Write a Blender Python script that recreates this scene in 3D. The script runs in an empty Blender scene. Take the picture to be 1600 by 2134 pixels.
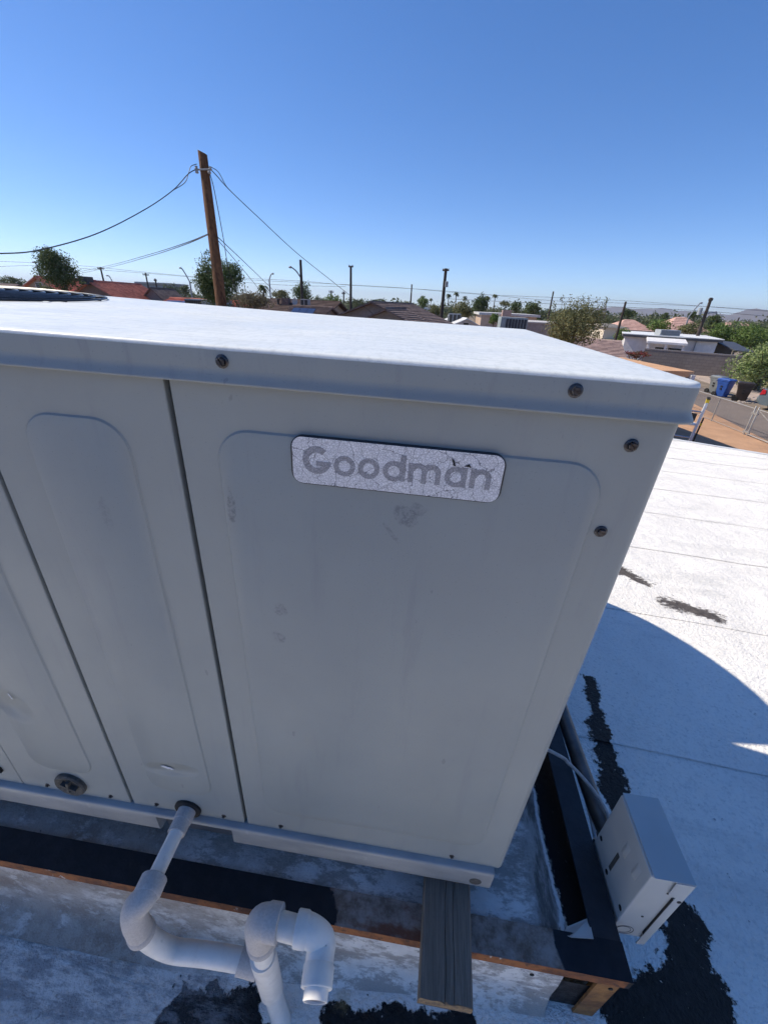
import bpy, math, random
from mathutils import Vector, Matrix, noise as mnoise

S = bpy.context.scene
COL = S.collection
R = math.radians

# ------------------------------------------------------------------ camera
# camera axes in the world (x right along the unit's front, y away, z up)
CR = Vector((0.9918, 0.1212, 0.0414)); CD = Vector((0.0920, -0.4486, -0.8890)); CF = Vector((-0.0891, 0.8855, -0.4560))
CAM = Vector((-0.253, -0.473, 1.099)); FPX = 847.6
cd = bpy.data.cameras.new('camera'); cam = bpy.data.objects.new('camera', cd); COL.objects.link(cam)
cd.sensor_fit = 'HORIZONTAL'; cd.sensor_width = 36.0; cd.lens = FPX / 1600 * 36.0
cd.clip_start = 0.02; cd.clip_end = 30000
m3 = Matrix((CR, -CD, -CF)).transposed()
cam.matrix_world = Matrix.Translation(CAM) @ m3.to_4x4()
S.camera = cam

# ------------------------------------------------------------------ light
SUN_EL = R(44.0); SUN_AZ = math.atan2(-0.972, 0.235)        # azimuth from +y towards +x
sun_dir = Vector((math.sin(SUN_AZ) * math.cos(SUN_EL), math.cos(SUN_AZ) * math.cos(SUN_EL), math.sin(SUN_EL)))
w = bpy.data.worlds.new('World'); S.world = w; w.use_nodes = True
nt = w.node_tree; bg = nt.nodes['Background']
sky = nt.nodes.new('ShaderNodeTexSky'); sky.sky_type = 'NISHITA'; sky.sun_disc = False
sky.sun_elevation = SUN_EL; sky.sun_rotation = SUN_AZ
sky.altitude = 300; sky.air_density = 0.6; sky.dust_density = 0.1; sky.ozone_density = 3.0
sc_ = nt.nodes.new('ShaderNodeVectorMath'); sc_.operation = 'SCALE'; sc_.inputs['Scale'].default_value = 1.7
gm_ = nt.nodes.new('ShaderNodeGamma'); gm_.inputs[1].default_value = 0.8
hs_ = nt.nodes.new('ShaderNodeHueSaturation'); hs_.inputs['Saturation'].default_value = 1.36; hs_.inputs['Hue'].default_value = 0.509
nt.links.new(sky.outputs[0], sc_.inputs[0]); nt.links.new(sc_.outputs[0], gm_.inputs[0]); nt.links.new(gm_.outputs[0], hs_.inputs['Color'])
nt.links.new(hs_.outputs[0], bg.inputs[0]); bg.inputs[1].default_value = 0.14
sl = bpy.data.lights.new('sun', 'SUN'); sl.energy = 5.0; sl.angle = R(0.53); sl.color = (1.0, 0.92, 0.77)
so = bpy.data.objects.new('sun', sl); COL.objects.link(so); so.rotation_euler = sun_dir.to_track_quat('Z', 'Y').to_euler()
so.location = (-8, 3, 12)
vs = S.view_settings; vs.view_transform = 'Standard'; vs.look = 'None'; vs.gamma = 1.0; vs.exposure = 0.24
vs.use_curve_mapping = False
S.cycles.max_bounces = 6; S.cycles.diffuse_bounces = 3; S.cycles.glossy_bounces = 3; S.cycles.transmission_bounces = 3
S.cycles.use_adaptive_sampling = True; S.cycles.adaptive_threshold = 0.03

# ------------------------------------------------------------------ survey helpers (bearing + distance -> place)
def raydir(px, py):
    return CR * ((px - 800) / FPX) + CD * ((py - 1067) / FPX) + CF
def at(px, py, depth):
    return CAM + raydir(px, py) * depth
def on_z(px, py, z):
    d = raydir(px, py); return CAM + d * ((z - CAM.z) / d.z)
def at_xy_dist(px, py, dist):
    d = raydir(px, py); return CAM + d * (dist / math.hypot(d.x, d.y))

GZ = -2.8          # street level
RZ = -0.42         # roof level by the unit

# ------------------------------------------------------------------ mesh builder
class MB:
    def __init__(self): self.v = []; self.f = []
    def add(self, vs, fs):
        b = len(self.v); self.v += [tuple(p) for p in vs]; self.f += [tuple(i + b for i in f) for f in fs]; return self
    def box(self, x0, x1, y0, y1, z0, z1, M=None):
        P = [Vector(p) for p in ((x0,y0,z0),(x1,y0,z0),(x1,y1,z0),(x0,y1,z0),(x0,y0,z1),(x1,y0,z1),(x1,y1,z1),(x0,y1,z1))]
        if M: P = [M @ p for p in P]
        return self.add(P, [(0,3,2,1),(4,5,6,7),(0,1,5,4),(1,2,6,5),(2,3,7,6),(3,0,4,7)])
    def loops(self, L, closed=True, cap0=False, cap1=False):
        n = len(L[0]); vs = [p for l in L for p in l]; fs = []
        for k in range(len(L) - 1):
            for i in range(n if closed else n - 1):
                j = (i + 1) % n
                fs.append((k*n+i, k*n+j, (k+1)*n+j, (k+1)*n+i))
        if cap0: fs.append(tuple(range(n - 1, -1, -1)))
        if cap1: fs.append(tuple((len(L)-1)*n + i for i in range(n)))
        return self.add(vs, fs)
    def tube(self, pts, r, seg=8, caps=True):
        pts = [Vector(p) for p in pts]; n = len(pts)
        rr = r if hasattr(r, '__len__') else [r] * n
        L = []; t0 = (pts[1] - pts[0]).normalized()
        a = Vector((0, 0, 1)) if abs(t0.z) < 0.9 else Vector((1, 0, 0))
        u = t0.cross(a).normalized()
        for i in range(n):
            t = (pts[min(i+1, n-1)] - pts[max(i-1, 0)]).normalized()
            u = (u - t * u.dot(t)).normalized(); v = t.cross(u)
            L.append([pts[i] + (u * math.cos(2*math.pi*k/seg) + v * math.sin(2*math.pi*k/seg)) * rr[i] for k in range(seg)])
        return self.loops(L, True, caps, caps)
    def prism(self, poly, axis, a, b):
        def p3(q, h): return {'x': (h, q[0], q[1]), 'y': (q[0], h, q[1]), 'z': (q[0], q[1], h)}[axis]
        return self.loops([[p3(q, a) for q in poly], [p3(q, b) for q in poly]], True, True, True)
    def build(self, name, mat, parent=None, smooth=None, bevel=0, kind=None, label=None):
        me = bpy.data.meshes.new(name); me.from_pydata(self.v, [], self.f); me.validate(); 
        import bmesh
        bm = bmesh.new(); bm.from_mesh(me); bmesh.ops.recalc_face_normals(bm, faces=bm.faces); bm.to_mesh(me); bm.free()
        if smooth is not None:
            for p in me.polygons: p.use_smooth = True
            me.set_sharp_from_angle(angle=R(smooth))
        for m in (mat if isinstance(mat, (list, tuple)) else [mat]): me.materials.append(m)
        o = bpy.data.objects.new(name, me); COL.objects.link(o)
        if bevel:
            b = o.modifiers.new('bevel', 'BEVEL'); b.width = bevel; b.segments = 2; b.limit_method = 'ANGLE'; b.angle_limit = R(40)
        if parent is not None: attach(o, parent)
        if kind: o['kind'] = kind
        if label: o['label'] = label
        return o

def attach(o, parent):
    o.parent = parent; o.matrix_parent_inverse = world_of(parent).inverted()
def world_of(o):
    m = o.matrix_basis.copy()
    if o.parent: m = world_of(o.parent) @ o.matrix_parent_inverse @ m
    return m
def thing(name, label, cat, loc=(0, 0, 0), group=None, rot=None):
    o = bpy.data.objects.new(name, None); COL.objects.link(o); o.empty_display_size = 0.2
    o.matrix_basis = Matrix.Translation(Vector(loc)) @ (rot.to_4x4() if rot else Matrix.Identity(4))
    return tag(o, label, cat, group)
def tag(o, label, cat, group=None):
    o['label'] = label; o['category'] = cat
    if group: o['group'] = group
    return o
def structure(o): o['kind'] = 'structure'; return o

def arc(c, r, a0, a1, n):
    return [(c[0] + r * math.cos(R(a0 + (a1-a0)*i/n)), c[1] + r * math.sin(R(a0 + (a1-a0)*i/n))) for i in range(n + 1)]
def rrect(x0, x1, y0, y1, r, n=6):
    return arc((x1-r, y0+r), r, -90, 0, n) + arc((x1-r, y1-r), r, 0, 90, n) + arc((x0+r, y1-r), r, 90, 180, n) + arc((x0+r, y0+r), r, 180, 270, n)

# ------------------------------------------------------------------ materials
class NT:
    def __init__(self, name):
        self.m = bpy.data.materials.new(name); self.m.use_nodes = True
        self.t = self.m.node_tree; self.b = self.t.nodes['Principled BSDF']; self.co = None
    def n(self, typ, ins=None, **kw):
        nd = self.t.nodes.new(typ)
        for k, v in kw.items(): setattr(nd, k, v)
        for k, v in (ins or {}).items(): self.s(nd.inputs[k], v)
        return nd
    def s(self, sock, v):
        if hasattr(v, 'is_output') or isinstance(v, bpy.types.NodeSocket): self.t.links.new(v, sock)
        else: sock.default_value = v
    def coord(self, scale=None, which='Object'):
        if self.co is None: self.co = self.n('ShaderNodeTexCoord')
        o = self.co.outputs[which]
        if scale is not None:
            o = self.n('ShaderNodeVectorMath', {0: o, 1: scale if hasattr(scale, '__len__') else (scale,)*3}, operation='MULTIPLY').outputs[0]
        return o
    def noise(self, scale=5, detail=5, rough=.55, stretch=None, dist=0, w=None):
        v = self.coord(stretch)
        nd = self.n('ShaderNodeTexNoise', {'Vector': v, 'Scale': scale, 'Detail': detail, 'Roughness': rough, 'Distortion': dist})
        return nd.outputs['Fac']
    def ramp(self, fac, lo, hi, a=0.0, b=1.0):
        nd = self.n('ShaderNodeMapRange', {'Value': fac, 'From Min': lo, 'From Max': hi, 'To Min': a, 'To Max': b}, interpolation_type='SMOOTHSTEP')
        return nd.outputs[0]
    def math(self, op, a, b=0.0):
        return self.n('ShaderNodeMath', {0: a, 1: b}, operation=op).outputs[0]
    def mix(self, f, a, b):
        nd = self.n('ShaderNodeMix', data_type='RGBA')
        self.s(nd.inputs[0], f); self.s(nd.inputs[6], c4(a)); self.s(nd.inputs[7], c4(b)); return nd.outputs[2]
    def bump(self, h, strength=.3, dist=.01, prev=None):
        nd = self.n('ShaderNodeBump', {'Height': h, 'Strength': strength, 'Distance': dist})
        if prev is not None: self.s(nd.inputs['Normal'], prev)
        return nd.outputs[0]
    def capsule(self, a, b, r, wob, soft=.004):
        """1 inside a ragged stroke from a to b of radius r (xy of object space)"""
        a = Vector((a[0], a[1], 0)); b = Vector((b[0], b[1], 0)); d = b - a; L2 = max(d.length_squared, 1e-9)
        p = self.n('ShaderNodeVectorMath', {0: self.coord(), 1: (1, 1, 0)}, operation='MULTIPLY').outputs[0]
        pa = self.n('ShaderNodeVectorMath', {0: p, 1: a}, operation='SUBTRACT').outputs[0]
        dt = self.n('ShaderNodeVectorMath', {0: pa, 1: d / L2}, operation='DOT_PRODUCT').outputs['Value']
        h = self.n('ShaderNodeClamp', {'Value': dt}).outputs[0]
        pr = self.n('ShaderNodeVectorMath', {0: tuple(d)}, operation='SCALE'); self.s(pr.inputs['Scale'], h)
        df = self.n('ShaderNodeVectorMath', {0: pa, 1: pr.outputs[0]}, operation='SUBTRACT').outputs[0]
        ln = self.n('ShaderNodeVectorMath', {0: df}, operation='LENGTH').outputs['Value']
        e = self.math('ADD', ln, wob)
        return self.ramp(e, r + soft, r - soft)
    def wobble(self, amp, scale, detail=4, rough=.6, stretch=None):
        return self.math('MULTIPLY', self.math('SUBTRACT', self.noise(scale, detail, rough, stretch), .5), amp * 2)
    def out(self, col, rough=.6, normal=None, spec=None, metal=0.0):
        self.s(self.b.inputs['Base Color'], c4(col) if not isinstance(col, bpy.types.NodeSocket) else col)
        self.s(self.b.inputs['Roughness'], rough); self.b.inputs['Metallic'].default_value = metal
        if spec is not None: self.s(self.b.inputs['Specular IOR Level'], spec)
        if normal is not None: self.s(self.b.inputs['Normal'], normal)
        return self.m
def c4(c):
    return c if isinstance(c, bpy.types.NodeSocket) else (tuple(c) + (1.0,) if len(c) == 3 else tuple(c))

def simple(name, c1, c2=None, rough=.6, scale=8, bump=0, metal=0, spec=None, stretch=None, detail=5, bscale=None):
    t = NT(name); c2 = c2 or tuple(x * .75 for x in c1)
    f = t.noise(scale, detail, .6, stretch)
    col = t.mix(t.ramp(f, .3, .7), c1, c2)
    nm = t.bump(t.noise(bscale or scale * 3, 4, .6, stretch), bump, .01) if bump else None
    return t.out(col, rough, nm, spec, metal)

# ---- painted sheet metal of the unit
def unit_paint(name, dents=(), stains=(), top=False):
    t = NT(name)
    base = t.mix(t.ramp(t.noise(2.2, 4, .6), .35, .7), (.303, .320, .308), (.275, .291, .284))
    base = t.mix(t.ramp(t.noise(420, 2, .5), .66, .72, 0, .35), base, (.16, .17, .18))          # pin-head specks
    base = t.mix(t.ramp(t.noise(60, 2, .4, (1, 1, .35)), .755, .78, 0, .4), base, (.16, .165, .175))
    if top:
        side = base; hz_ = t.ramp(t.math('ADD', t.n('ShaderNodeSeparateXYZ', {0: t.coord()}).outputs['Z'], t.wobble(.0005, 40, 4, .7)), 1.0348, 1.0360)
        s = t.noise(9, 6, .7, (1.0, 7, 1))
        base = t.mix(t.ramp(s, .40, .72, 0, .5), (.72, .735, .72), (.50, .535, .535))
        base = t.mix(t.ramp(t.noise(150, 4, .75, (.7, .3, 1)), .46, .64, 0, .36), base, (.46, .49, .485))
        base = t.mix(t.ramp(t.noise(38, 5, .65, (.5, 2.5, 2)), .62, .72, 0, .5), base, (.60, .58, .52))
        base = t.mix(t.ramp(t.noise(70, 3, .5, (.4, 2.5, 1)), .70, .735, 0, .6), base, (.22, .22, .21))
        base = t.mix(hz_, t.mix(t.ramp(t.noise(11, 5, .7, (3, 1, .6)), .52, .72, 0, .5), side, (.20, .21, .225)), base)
    else:
        base = t.mix(t.ramp(t.noise(7, 5, .7, (3, 3, .35)), .54, .72, 0, .38), base, (.235, .245, .255))
        base = t.mix(t.ramp(t.noise(1.1, 6, .7, (1, 1, .6)), .50, .70, 0, .30), base, (.325, .335, .318))
    p = t.coord()
    for (x, z, rx, rz, ang, amt, dark) in stains:
        m = stain_mask(t, p, x, z, rx, rz, ang)
        base = t.mix(t.math('MULTIPLY', m, amt), base, dark)
    nrm = t.bump(t.noise(3.5 if not top else 12, 2, .5), .10 if not top else .05, .03 if not top else .02)
    nrm = t.bump(t.noise(900, 2, .5), .03, .001, nrm)
    for (x, z, rx, rz, ang, h) in dents:
        nrm = t.bump(gauss(t, p, x, z, rx, rz, ang), 1.0, h, nrm)
    rough = t.ramp(t.noise(5, 4, .6), .3, .7, .36, .50)
    return t.out(base, rough, nrm, .34)
def ell(t, p, x, z, rx, rz, ang):
    q = t.n('ShaderNodeVectorMath', {0: p, 1: (x, 0, z)}, operation='SUBTRACT').outputs[0]
    q = t.n('ShaderNodeVectorRotate', {'Vector': q, 'Angle': R(ang)}, rotation_type='Y_AXIS').outputs[0]
    q = t.n('ShaderNodeVectorMath', {0: q, 1: (1/rx, 0, 1/rz)}, operation='MULTIPLY').outputs[0]
    return t.n('ShaderNodeVectorMath', {0: q}, operation='LENGTH').outputs['Value']
def gauss(t, p, x, z, rx, rz, ang):
    return t.ramp(ell(t, p, x, z, rx, rz, ang), 1.0, 0.0, 0, -1)
def stain_mask(t, p, x, z, rx, rz, ang):
    l = t.math('ADD', ell(t, p, x, z, rx, rz, ang), t.wobble(.9, 70, 6, .75))
    m = t.ramp(l, 1.0, .55)
    return t.math('MULTIPLY', m, t.ramp(t.noise(160, 5, .8), .42, .62, .15, 1))
DK = (.13, .135, .15)
M = {}
M['unit'] = unit_paint('unit_paint')
M['unit_a'] = unit_paint('unit_paint_logo_panel', (), [
    (-.524, .835, .007, .032, -3, .8, DK), (-.288, .850, .016, .022, 55, .7, DK), (-.305, .822, .004, .022, 38, .7, DK),
    (-.4665, .664, .012, .014, 0, .65, DK), (-.472, .607, .011, .014, 30, .55, DK), (-.275, .862, .016, .010, 0, .5, DK)])
M['unit_b'] = unit_paint('unit_paint_drain_panel', [(-.735, .175, .075, .028, 8, .010)], [(-.715, .80, .010, .03, 0, .3, DK)])
M['unit_c'] = unit_paint('unit_paint_plug_panel', [(-1.055, .31, .045, .06, 25, .012)])
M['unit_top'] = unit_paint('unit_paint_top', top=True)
M['steel'] = simple('dark_screw_steel', (.10, .10, .11), (.04, .04, .045), .35, 300, 0, .9)
M['black'] = simple('black_gap', (.012, .012, .013), rough=.8)
M['blackwire'] = simple('worn_black_wire_coating', (.09, .09, .092), (.05, .05, .052), .38, 60, 0, .5)
M['nick'] = simple('bare_metal_nick', (.75, .75, .77), (.6, .6, .62), .4, 300)
M['grommet'] = simple('dusty_rubber', (.10, .095, .085), (.05, .048, .045), .75, 80, .3)

def rail_mat():
    t = NT('base_rail_paint')
    c = t.mix(t.ramp(t.noise(6, 5, .6, (1, 1, 4)), .35, .7), (.36, .36, .355), (.27, .275, .28))
    c = t.mix(t.ramp(t.noise(30, 6, .7), .60, .72, 0, .5), c, (.50, .50, .49))
    return t.out(c, t.ramp(t.noise(20, 3), .3, .7, .30, .5), t.bump(t.noise(3, 2), .08, .02), .5)
M['rail'] = rail_mat()

def badge_mat(name, c1, c2):
    t = NT(name); p = t.coord()
    wob = t.n('ShaderNodeTexNoise', {'Vector': p, 'Scale': 90.0, 'Detail': 3.0}).outputs['Color']
    pw = t.n('ShaderNodeVectorMath', {0: p, 1: t.n('ShaderNodeVectorMath', {0: wob, 1: (.012, .012, .012)}, operation='MULTIPLY').outputs[0]}, operation='ADD').outputs[0]
    def vor(scale, vec):
        return t.n('ShaderNodeTexVoronoi', {'Vector': vec, 'Scale': float(scale), 'Randomness': 1.0}, feature='DISTANCE_TO_EDGE').outputs['Distance']
    fine = t.ramp(vor(330, p), .02, .12)
    big = t.ramp(vor(46, pw), .004, .016, 0, 1)
    base = t.mix(t.ramp(t.noise(120, 3), .3, .7), c1, tuple(x*.86 for x in c1))
    base = t.mix(fine, c2, base); base = t.mix(big, (.20, .20, .22), base)
    nrm = t.bump(t.math('MULTIPLY', fine, big), .5, .0006)
    return t.out(base, .55, nrm, .4)
M['badge'] = badge_mat('crazed_label_film', (.78, .77, .80), (.48, .475, .50))
M['badge_ink'] = badge_mat('crazed_label_ink', (.37, .365, .39), (.22, .215, .235))

def wood_mat(name, c1, c2, dark, axis=1, k=1.0):
    st = [1, 1, 1]; st[axis] = .05; st = tuple(st)
    t = NT(name)
    g = t.noise(70*k, 6, .75, st, 1.6)
    c = t.mix(t.ramp(g, .3, .7), c1, c2)
    c = t.mix(t.ramp(t.noise(30*k, 3, .6, tuple(x if x > .5 else .025 for x in st)), .60, .70, 0, .85), c, dark)
    return t.out(c, .85, t.bump(g, .6, .004), .2)
M['board'] = wood_mat('grey_weathered_board', (.27, .22, .175), (.16, .128, .10), (.07, .056, .047), 1, 1.6)
M['board_end'] = simple('sawn_board_end', (.30, .20, .10), (.14, .10, .07), .85, 120, .4)
M['pole'] = wood_mat('brown_pole_wood', (.20, .095, .045), (.08, .034, .018), (.035, .017, .011), 2, .12)
M['pole_grey'] = wood_mat('dark_far_pole_wood', (.07, .055, .045), (.05, .04, .035), (.03, .025, .02), 2, .1)

def frame_mat():
    """steel angle: black paint where it was brushed on, bare rust and old coating elsewhere; the brushed lengths are set by object-space strokes"""
    t = NT('painted_steel_angle')
    rust = t.mix(t.ramp(t.noise(14, 6, .7), .35, .65), (.33, .125, .045), (.13, .055, .03))
    rust = t.mix(t.ramp(t.noise(40, 6, .7), .52, .66, 0, .85), rust, (.07, .045, .035))
    gry = t.mix(t.ramp(t.noise(22, 6, .7), .35, .65), (.36, .30, .26), (.17, .115, .085))
    nz = t.n('ShaderNodeSeparateXYZ', {0: t.n('ShaderNodeNewGeometry').outputs['Normal']}).outputs['Z']
    up = t.ramp(nz, .5, .7)
    topc = t.mix(t.ramp(t.noise(9, 5, .7, (.5, 1, 1)), .5, .62), gry, (.19, .08, .05))
    base = t.mix(up, rust, topc)
    w = t.wobble(.05, 18, 5, .65)
    pa = t.capsule((-3, -.07), (-.50, -.035), .075, w, .003)
    pa2 = t.capsule((-3, -.065), (-.40, -.085), .05, t.wobble(.03, 22, 5, .65), .003)
    pb = t.capsule((.19, -.06), (.40, -.06), .055, t.wobble(.03, 22, 5, .65), .003)
    pc = t.capsule((.25, -.05), (.25, 3), .12, 0.0, .003)
    paint = t.math('MAXIMUM', t.math('MAXIMUM', pa, pa2), t.math('MAXIMUM', pb, pc))
    paint = t.math('MULTIPLY', paint, t.math('MAXIMUM', up, t.ramp(t.n('ShaderNodeSeparateXYZ', {0: t.coord()}).outputs['X'], .27, .275)))
    white = t.ramp(t.noise(26, 5, .6), .66, .70, 0, .8)
    base = t.mix(t.math('MULTIPLY', white, t.math('SUBTRACT', 1.0, up)), base, (.6, .58, .54))
    base = t.mix(paint, base, t.mix(t.ramp(t.noise(30, 4), .4, .7), (.010, .0115, .016), (.016, .018, .024)))
    rough = t.math('SUBTRACT', .85, t.math('MULTIPLY', paint, .33))
    return t.out(base, rough, t.bump(t.noise(60, 6, .7), .35, .004), .3)
M['frame'] = frame_mat()
M['black_paint'] = simple('brushed_black_paint', (.010, .0115, .016), (.017, .019, .026), .5, 30, .2)
M['leg'] = simple('orange_rusty_leg', (.36, .17, .05), (.16, .07, .028), .85, 26, .4)

def pvc_mat(name, dust):
    t = NT(name)
    c = t.mix(t.ramp(t.noise(25, 4, .6), .4, .7), (.85, .80, .735), (.74, .69, .63))
    if dust: c = t.mix(t.ramp(t.noise(260, 4, .7), .35, .65), (.56, .515, .485), (.47, .43, .405))
    else: c = t.mix(t.ramp(t.noise(35, 6, .7), .62, .72, 0, .35), c, (.40, .38, .35))
    return t.out(c, .8 if dust else .42, t.bump(t.noise(400, 3), .15 if dust else .03, .001), .35)
M['pvc'] = pvc_mat('white_pvc', False); M['pvc_dusty'] = pvc_mat('chalky_pvc_fitting', True)
M['pvc_in_shade'] = simple('pvc_bore_shade', (.24, .195, .19), rough=.9, spec=.1)

def jbox_mat():
    t = NT('grey_enclosure_paint')
    c = t.mix(t.ramp(t.noise(5, 4), .35, .7), (.52, .53, .52), (.45, .465, .46))
    c = t.mix(t.ramp(t.noise(50, 5, .7), .70, .74, 0, .6), c, (.18, .19, .19))
    return t.out(c, .34, t.bump(t.noise(8, 2), .05, .02), .5)
M['jbox'] = jbox_mat()
M['conduit'] = simple('weathered_conduit', (.16, .15, .145), (.10, .09, .08), .45, 18, .1, .5)
M['cable'] = simple('dull_white_cable', (.48, .46, .44), (.34, .32, .31), .6, 60)
M['galv'] = simple('galvanised_duct', (.46, .48, .50), (.36, .38, .40), .4, 12, .05, .6)

# ---- roof coating with tar strokes
def roof_mat(name, tar=True):
    t = NT(name)
    c = t.mix(t.ramp(t.noise(1.6, 6, .65), .35, .68), (.90, .855, .79), (.80, .76, .71))
    c = t.mix(t.ramp(t.noise(75, 3, .75), .50, .66, 0, .36), c, (.48, .47, .455))
    c = t.mix(t.ramp(t.noise(2.4, 7, .72, (.35, 1.3, 1)), .52, .68, 0, .45), c, (.52, .505, .485))
    c = t.mix(t.ramp(t.noise(30, 5, .75), .65, .69, 0, .75), c, (.24, .235, .235))
    nrm = t.bump(t.noise(85, 3, .7), .8, .010)
    nrm = t.bump(t.noise(4, 6, .65), .6, .04, nrm)
    rough = .78
    if tar:
        w1 = t.math('ADD', t.wobble(.05, 12, 4, .6), t.wobble(.036, 60, 5, .75))
        seg = TARS
        m = None
        for a, b, r in seg:
            k = t.capsule(a, b, r, w1, .003); m = k if m is None else t.math('MAXIMUM', m, k)
        hole = t.ramp(t.noise(75, 4, .6), .68, .72, 0, 1)
        m = t.math('MULTIPLY', m, t.math('SUBTRACT', 1.0, hole))
        tc = t.mix(t.ramp(t.noise(40, 5), .4, .7), (.006, .006, .008), (.014, .014, .017))
        c = t.mix(m, c, tc)
        m2 = None
        w2 = t.math('ADD', t.wobble(.10, 7, 4, .6), t.wobble(.12, 38, 6, .8, (.7, 2.0, 1)))
        for a, b, r in BROWNS:
            k = t.capsule(a, b, r, w2, .012); m2 = k if m2 is None else t.math('MAXIMUM', m2, k)
        c = t.mix(m2, c, t.mix(t.ramp(t.noise(50, 4), .35, .7), (.115, .098, .09), (.065, .055, .05)))
        w3 = t.math('ADD', t.wobble(.05, 14, 5, .7), 0.0)
        m3_ = None
        for a, b, r in YELLOWS:
            k = t.capsule(a, b, r, w3, .02); m3_ = k if m3_ is None else t.math('MAXIMUM', m3_, k)
        c = t.mix(t.math('MULTIPLY', m3_, t.ramp(t.noise(45, 5, .7), .3, .7, .1, .75)), c, (.36, .27, .12))
        dm = t.capsule(*DIRT, t.wobble(.12, 12, 6, .7), .05)
        c = t.mix(t.math('MULTIPLY', dm, t.ramp(t.noise(24, 6, .75, (.5, 1.6, 1)), .42, .60, .1, .8)), c, (.30, .295, .30))
        nrm = t.bump(t.math('MULTIPLY', m, t.noise(60, 5, .7)), 1.0, .012, nrm)
        rough = t.math('SUBTRACT', .78, t.math('MULTIPLY', m, .30))
    return t.out(c, rough, nrm, .3)
def q2(px, py): p = on_z(px, py, RZ); return (p.x, p.y)
TARS = [(q2(1228,1420), q2(1246,1520), .026), (q2(1246,1520), q2(1270,1640), .040), (q2(1275,1640), q2(1320,1780), .052), (q2(1420,1930), q2(1450,2080), .055), (q2(1450,2080), q2(1400,2300), .085),
        (q2(1330,2080), q2(1420,2060), .035), (q2(1290,2120), q2(1420,2150), .055), (q2(380,2106), q2(505,2112), .034), (q2(370,2150), q2(515,2200), .05), (q2(735,2120), q2(850,2130), .026), (q2(720,2150), q2(960,2180), .05), (q2(765,2078), q2(772,2092), .006)]
BROWNS = [(q2(1300,1172), q2(1345,1195), .05), (q2(1395,1240), q2(1500,1272), .05)]
YELLOWS = [(q2(265,1955), q2(272,2005), .02), (q2(255,2005), q2(300,2000), .02), (q2(720,2040), q2(716,2085), .012)]
DIRT = (q2(-200, 2060), q2(330, 2134), .16)
M['roof'] = roof_mat('white_roof_coating_with_tar'); M['roof_plain'] = roof_mat('white_roof_coating', False)

def curb_mat():
    t = NT('dirty_coated_curb'); sx = t.n('ShaderNodeSeparateXYZ', {0: t.coord()}); x = sx.outputs['X']; y = sx.outputs['Y']
    c = t.mix(t.ramp(t.noise(5, 6, .7), .35, .65), (.88, .85, .81), (.68, .655, .625))
    grime = t.ramp(t.noise(13, 7, .78, (.8, 1.6, 1.2)), .45, .56)
    c = t.mix(t.math('MULTIPLY', grime, .75), c, (.30, .265, .235))
    left = t.ramp(t.math('ADD', x, t.wobble(.7, 4, 6, .7)), -.40, -.85)
    c = t.mix(t.math('MULTIPLY', left, t.ramp(t.noise(9, 6, .75), .38, .58, .25, 1)), c, t.mix(t.ramp(t.noise(18, 6, .7), .4, .6), (.27, .205, .16), (.44, .39, .345)))
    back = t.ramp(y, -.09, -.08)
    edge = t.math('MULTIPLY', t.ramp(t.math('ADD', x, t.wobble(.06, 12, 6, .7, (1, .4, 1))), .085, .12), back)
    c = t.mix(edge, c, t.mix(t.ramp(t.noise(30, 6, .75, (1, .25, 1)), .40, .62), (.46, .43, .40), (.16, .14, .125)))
    xw = t.math('ADD', x, t.wobble(.022, 14, 6, .75, (1, .5, 1)))
    pale = t.math('MULTIPLY', t.math('MULTIPLY', t.ramp(xw, .153, .156), t.ramp(xw, .165, .162)), back)
    c = t.mix(pale, c, (.75, .74, .72))
    tar = t.math('MULTIPLY', t.ramp(t.math('ADD', xw, t.wobble(.02, 60, 4, .75)), .163, .168), back)
    c = t.mix(tar, c, (.010, .010, .012))
    c = t.mix(t.ramp(t.noise(95, 4, .6), .66, .72, 0, .7), c, (.12, .12, .125))
    return t.out(c, .85, t.bump(t.noise(28, 7, .75), .75, .014), .2)
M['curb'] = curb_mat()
M['fascia'] = simple('beige_stucco', (.42, .37, .31), (.36, .32, .27), .9, 6, .2)
# ------------------------------------------------------------------ the house we stand on
EN = Vector((.398, .917)); ED = EN.dot(Vector((4.6, 7.93)))       # far eave line: EN . p = ED
def roof_z(x, y):
    s = EN.dot(Vector((x, y))) - 1.3
    s = .5 * (s + math.sqrt(s * s + .25))
    hump = .012 * mnoise.noise(Vector((x * .9, y * .9, 3.1))) + .004 * mnoise.noise(Vector((x * 3, y * 3, 1)))
    return RZ - .082 * s + .02 + hump
house = thing('house', 'low house with a white coated roof under the air conditioner', 'house', (0, 2, GZ))
ra = R(-4.5); ru = Vector((math.cos(ra), math.sin(ra))); rv = Vector((-math.sin(ra), math.cos(ra)))
vb = [-2.1, -1.15, -.22, .72, 1.66, 2.62, 3.52, 4.45, 5.4, 6.35, 7.3, 8.2, 9.1, 10.1, 11.1]
us = [-7 + i * .25 for i in range(62)]
for k in range(len(vb) - 1):
    mb = MB(); rows = []
    nv = 8
    for j in range(nv + 1):
        row = []
        for i, u in enumerate(us):
            v0, v1 = vb[k] - .03, vb[k + 1]
            wig = .012 * mnoise.noise(Vector((u * 2.2, k * 7.7, 0))) if j == 0 else 0
            v = v0 + (v1 - v0) * j / nv + wig
            p = ru * u + rv * v
            e = EN.dot(p) - ED
            if e > 0: p = p - EN * e
            z = roof_z(p.x, p.y) + .0032 * (1 - j / nv) + (k % 2) * .0004
            row.append((p.x, p.y, z))
        rows.append(row)
    mb.loops(rows, closed=False)
    o = mb.build('roofing_sheet', M['roof'] if vb[k] < 2.5 else M['roof_plain'], house, smooth=40)
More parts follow.
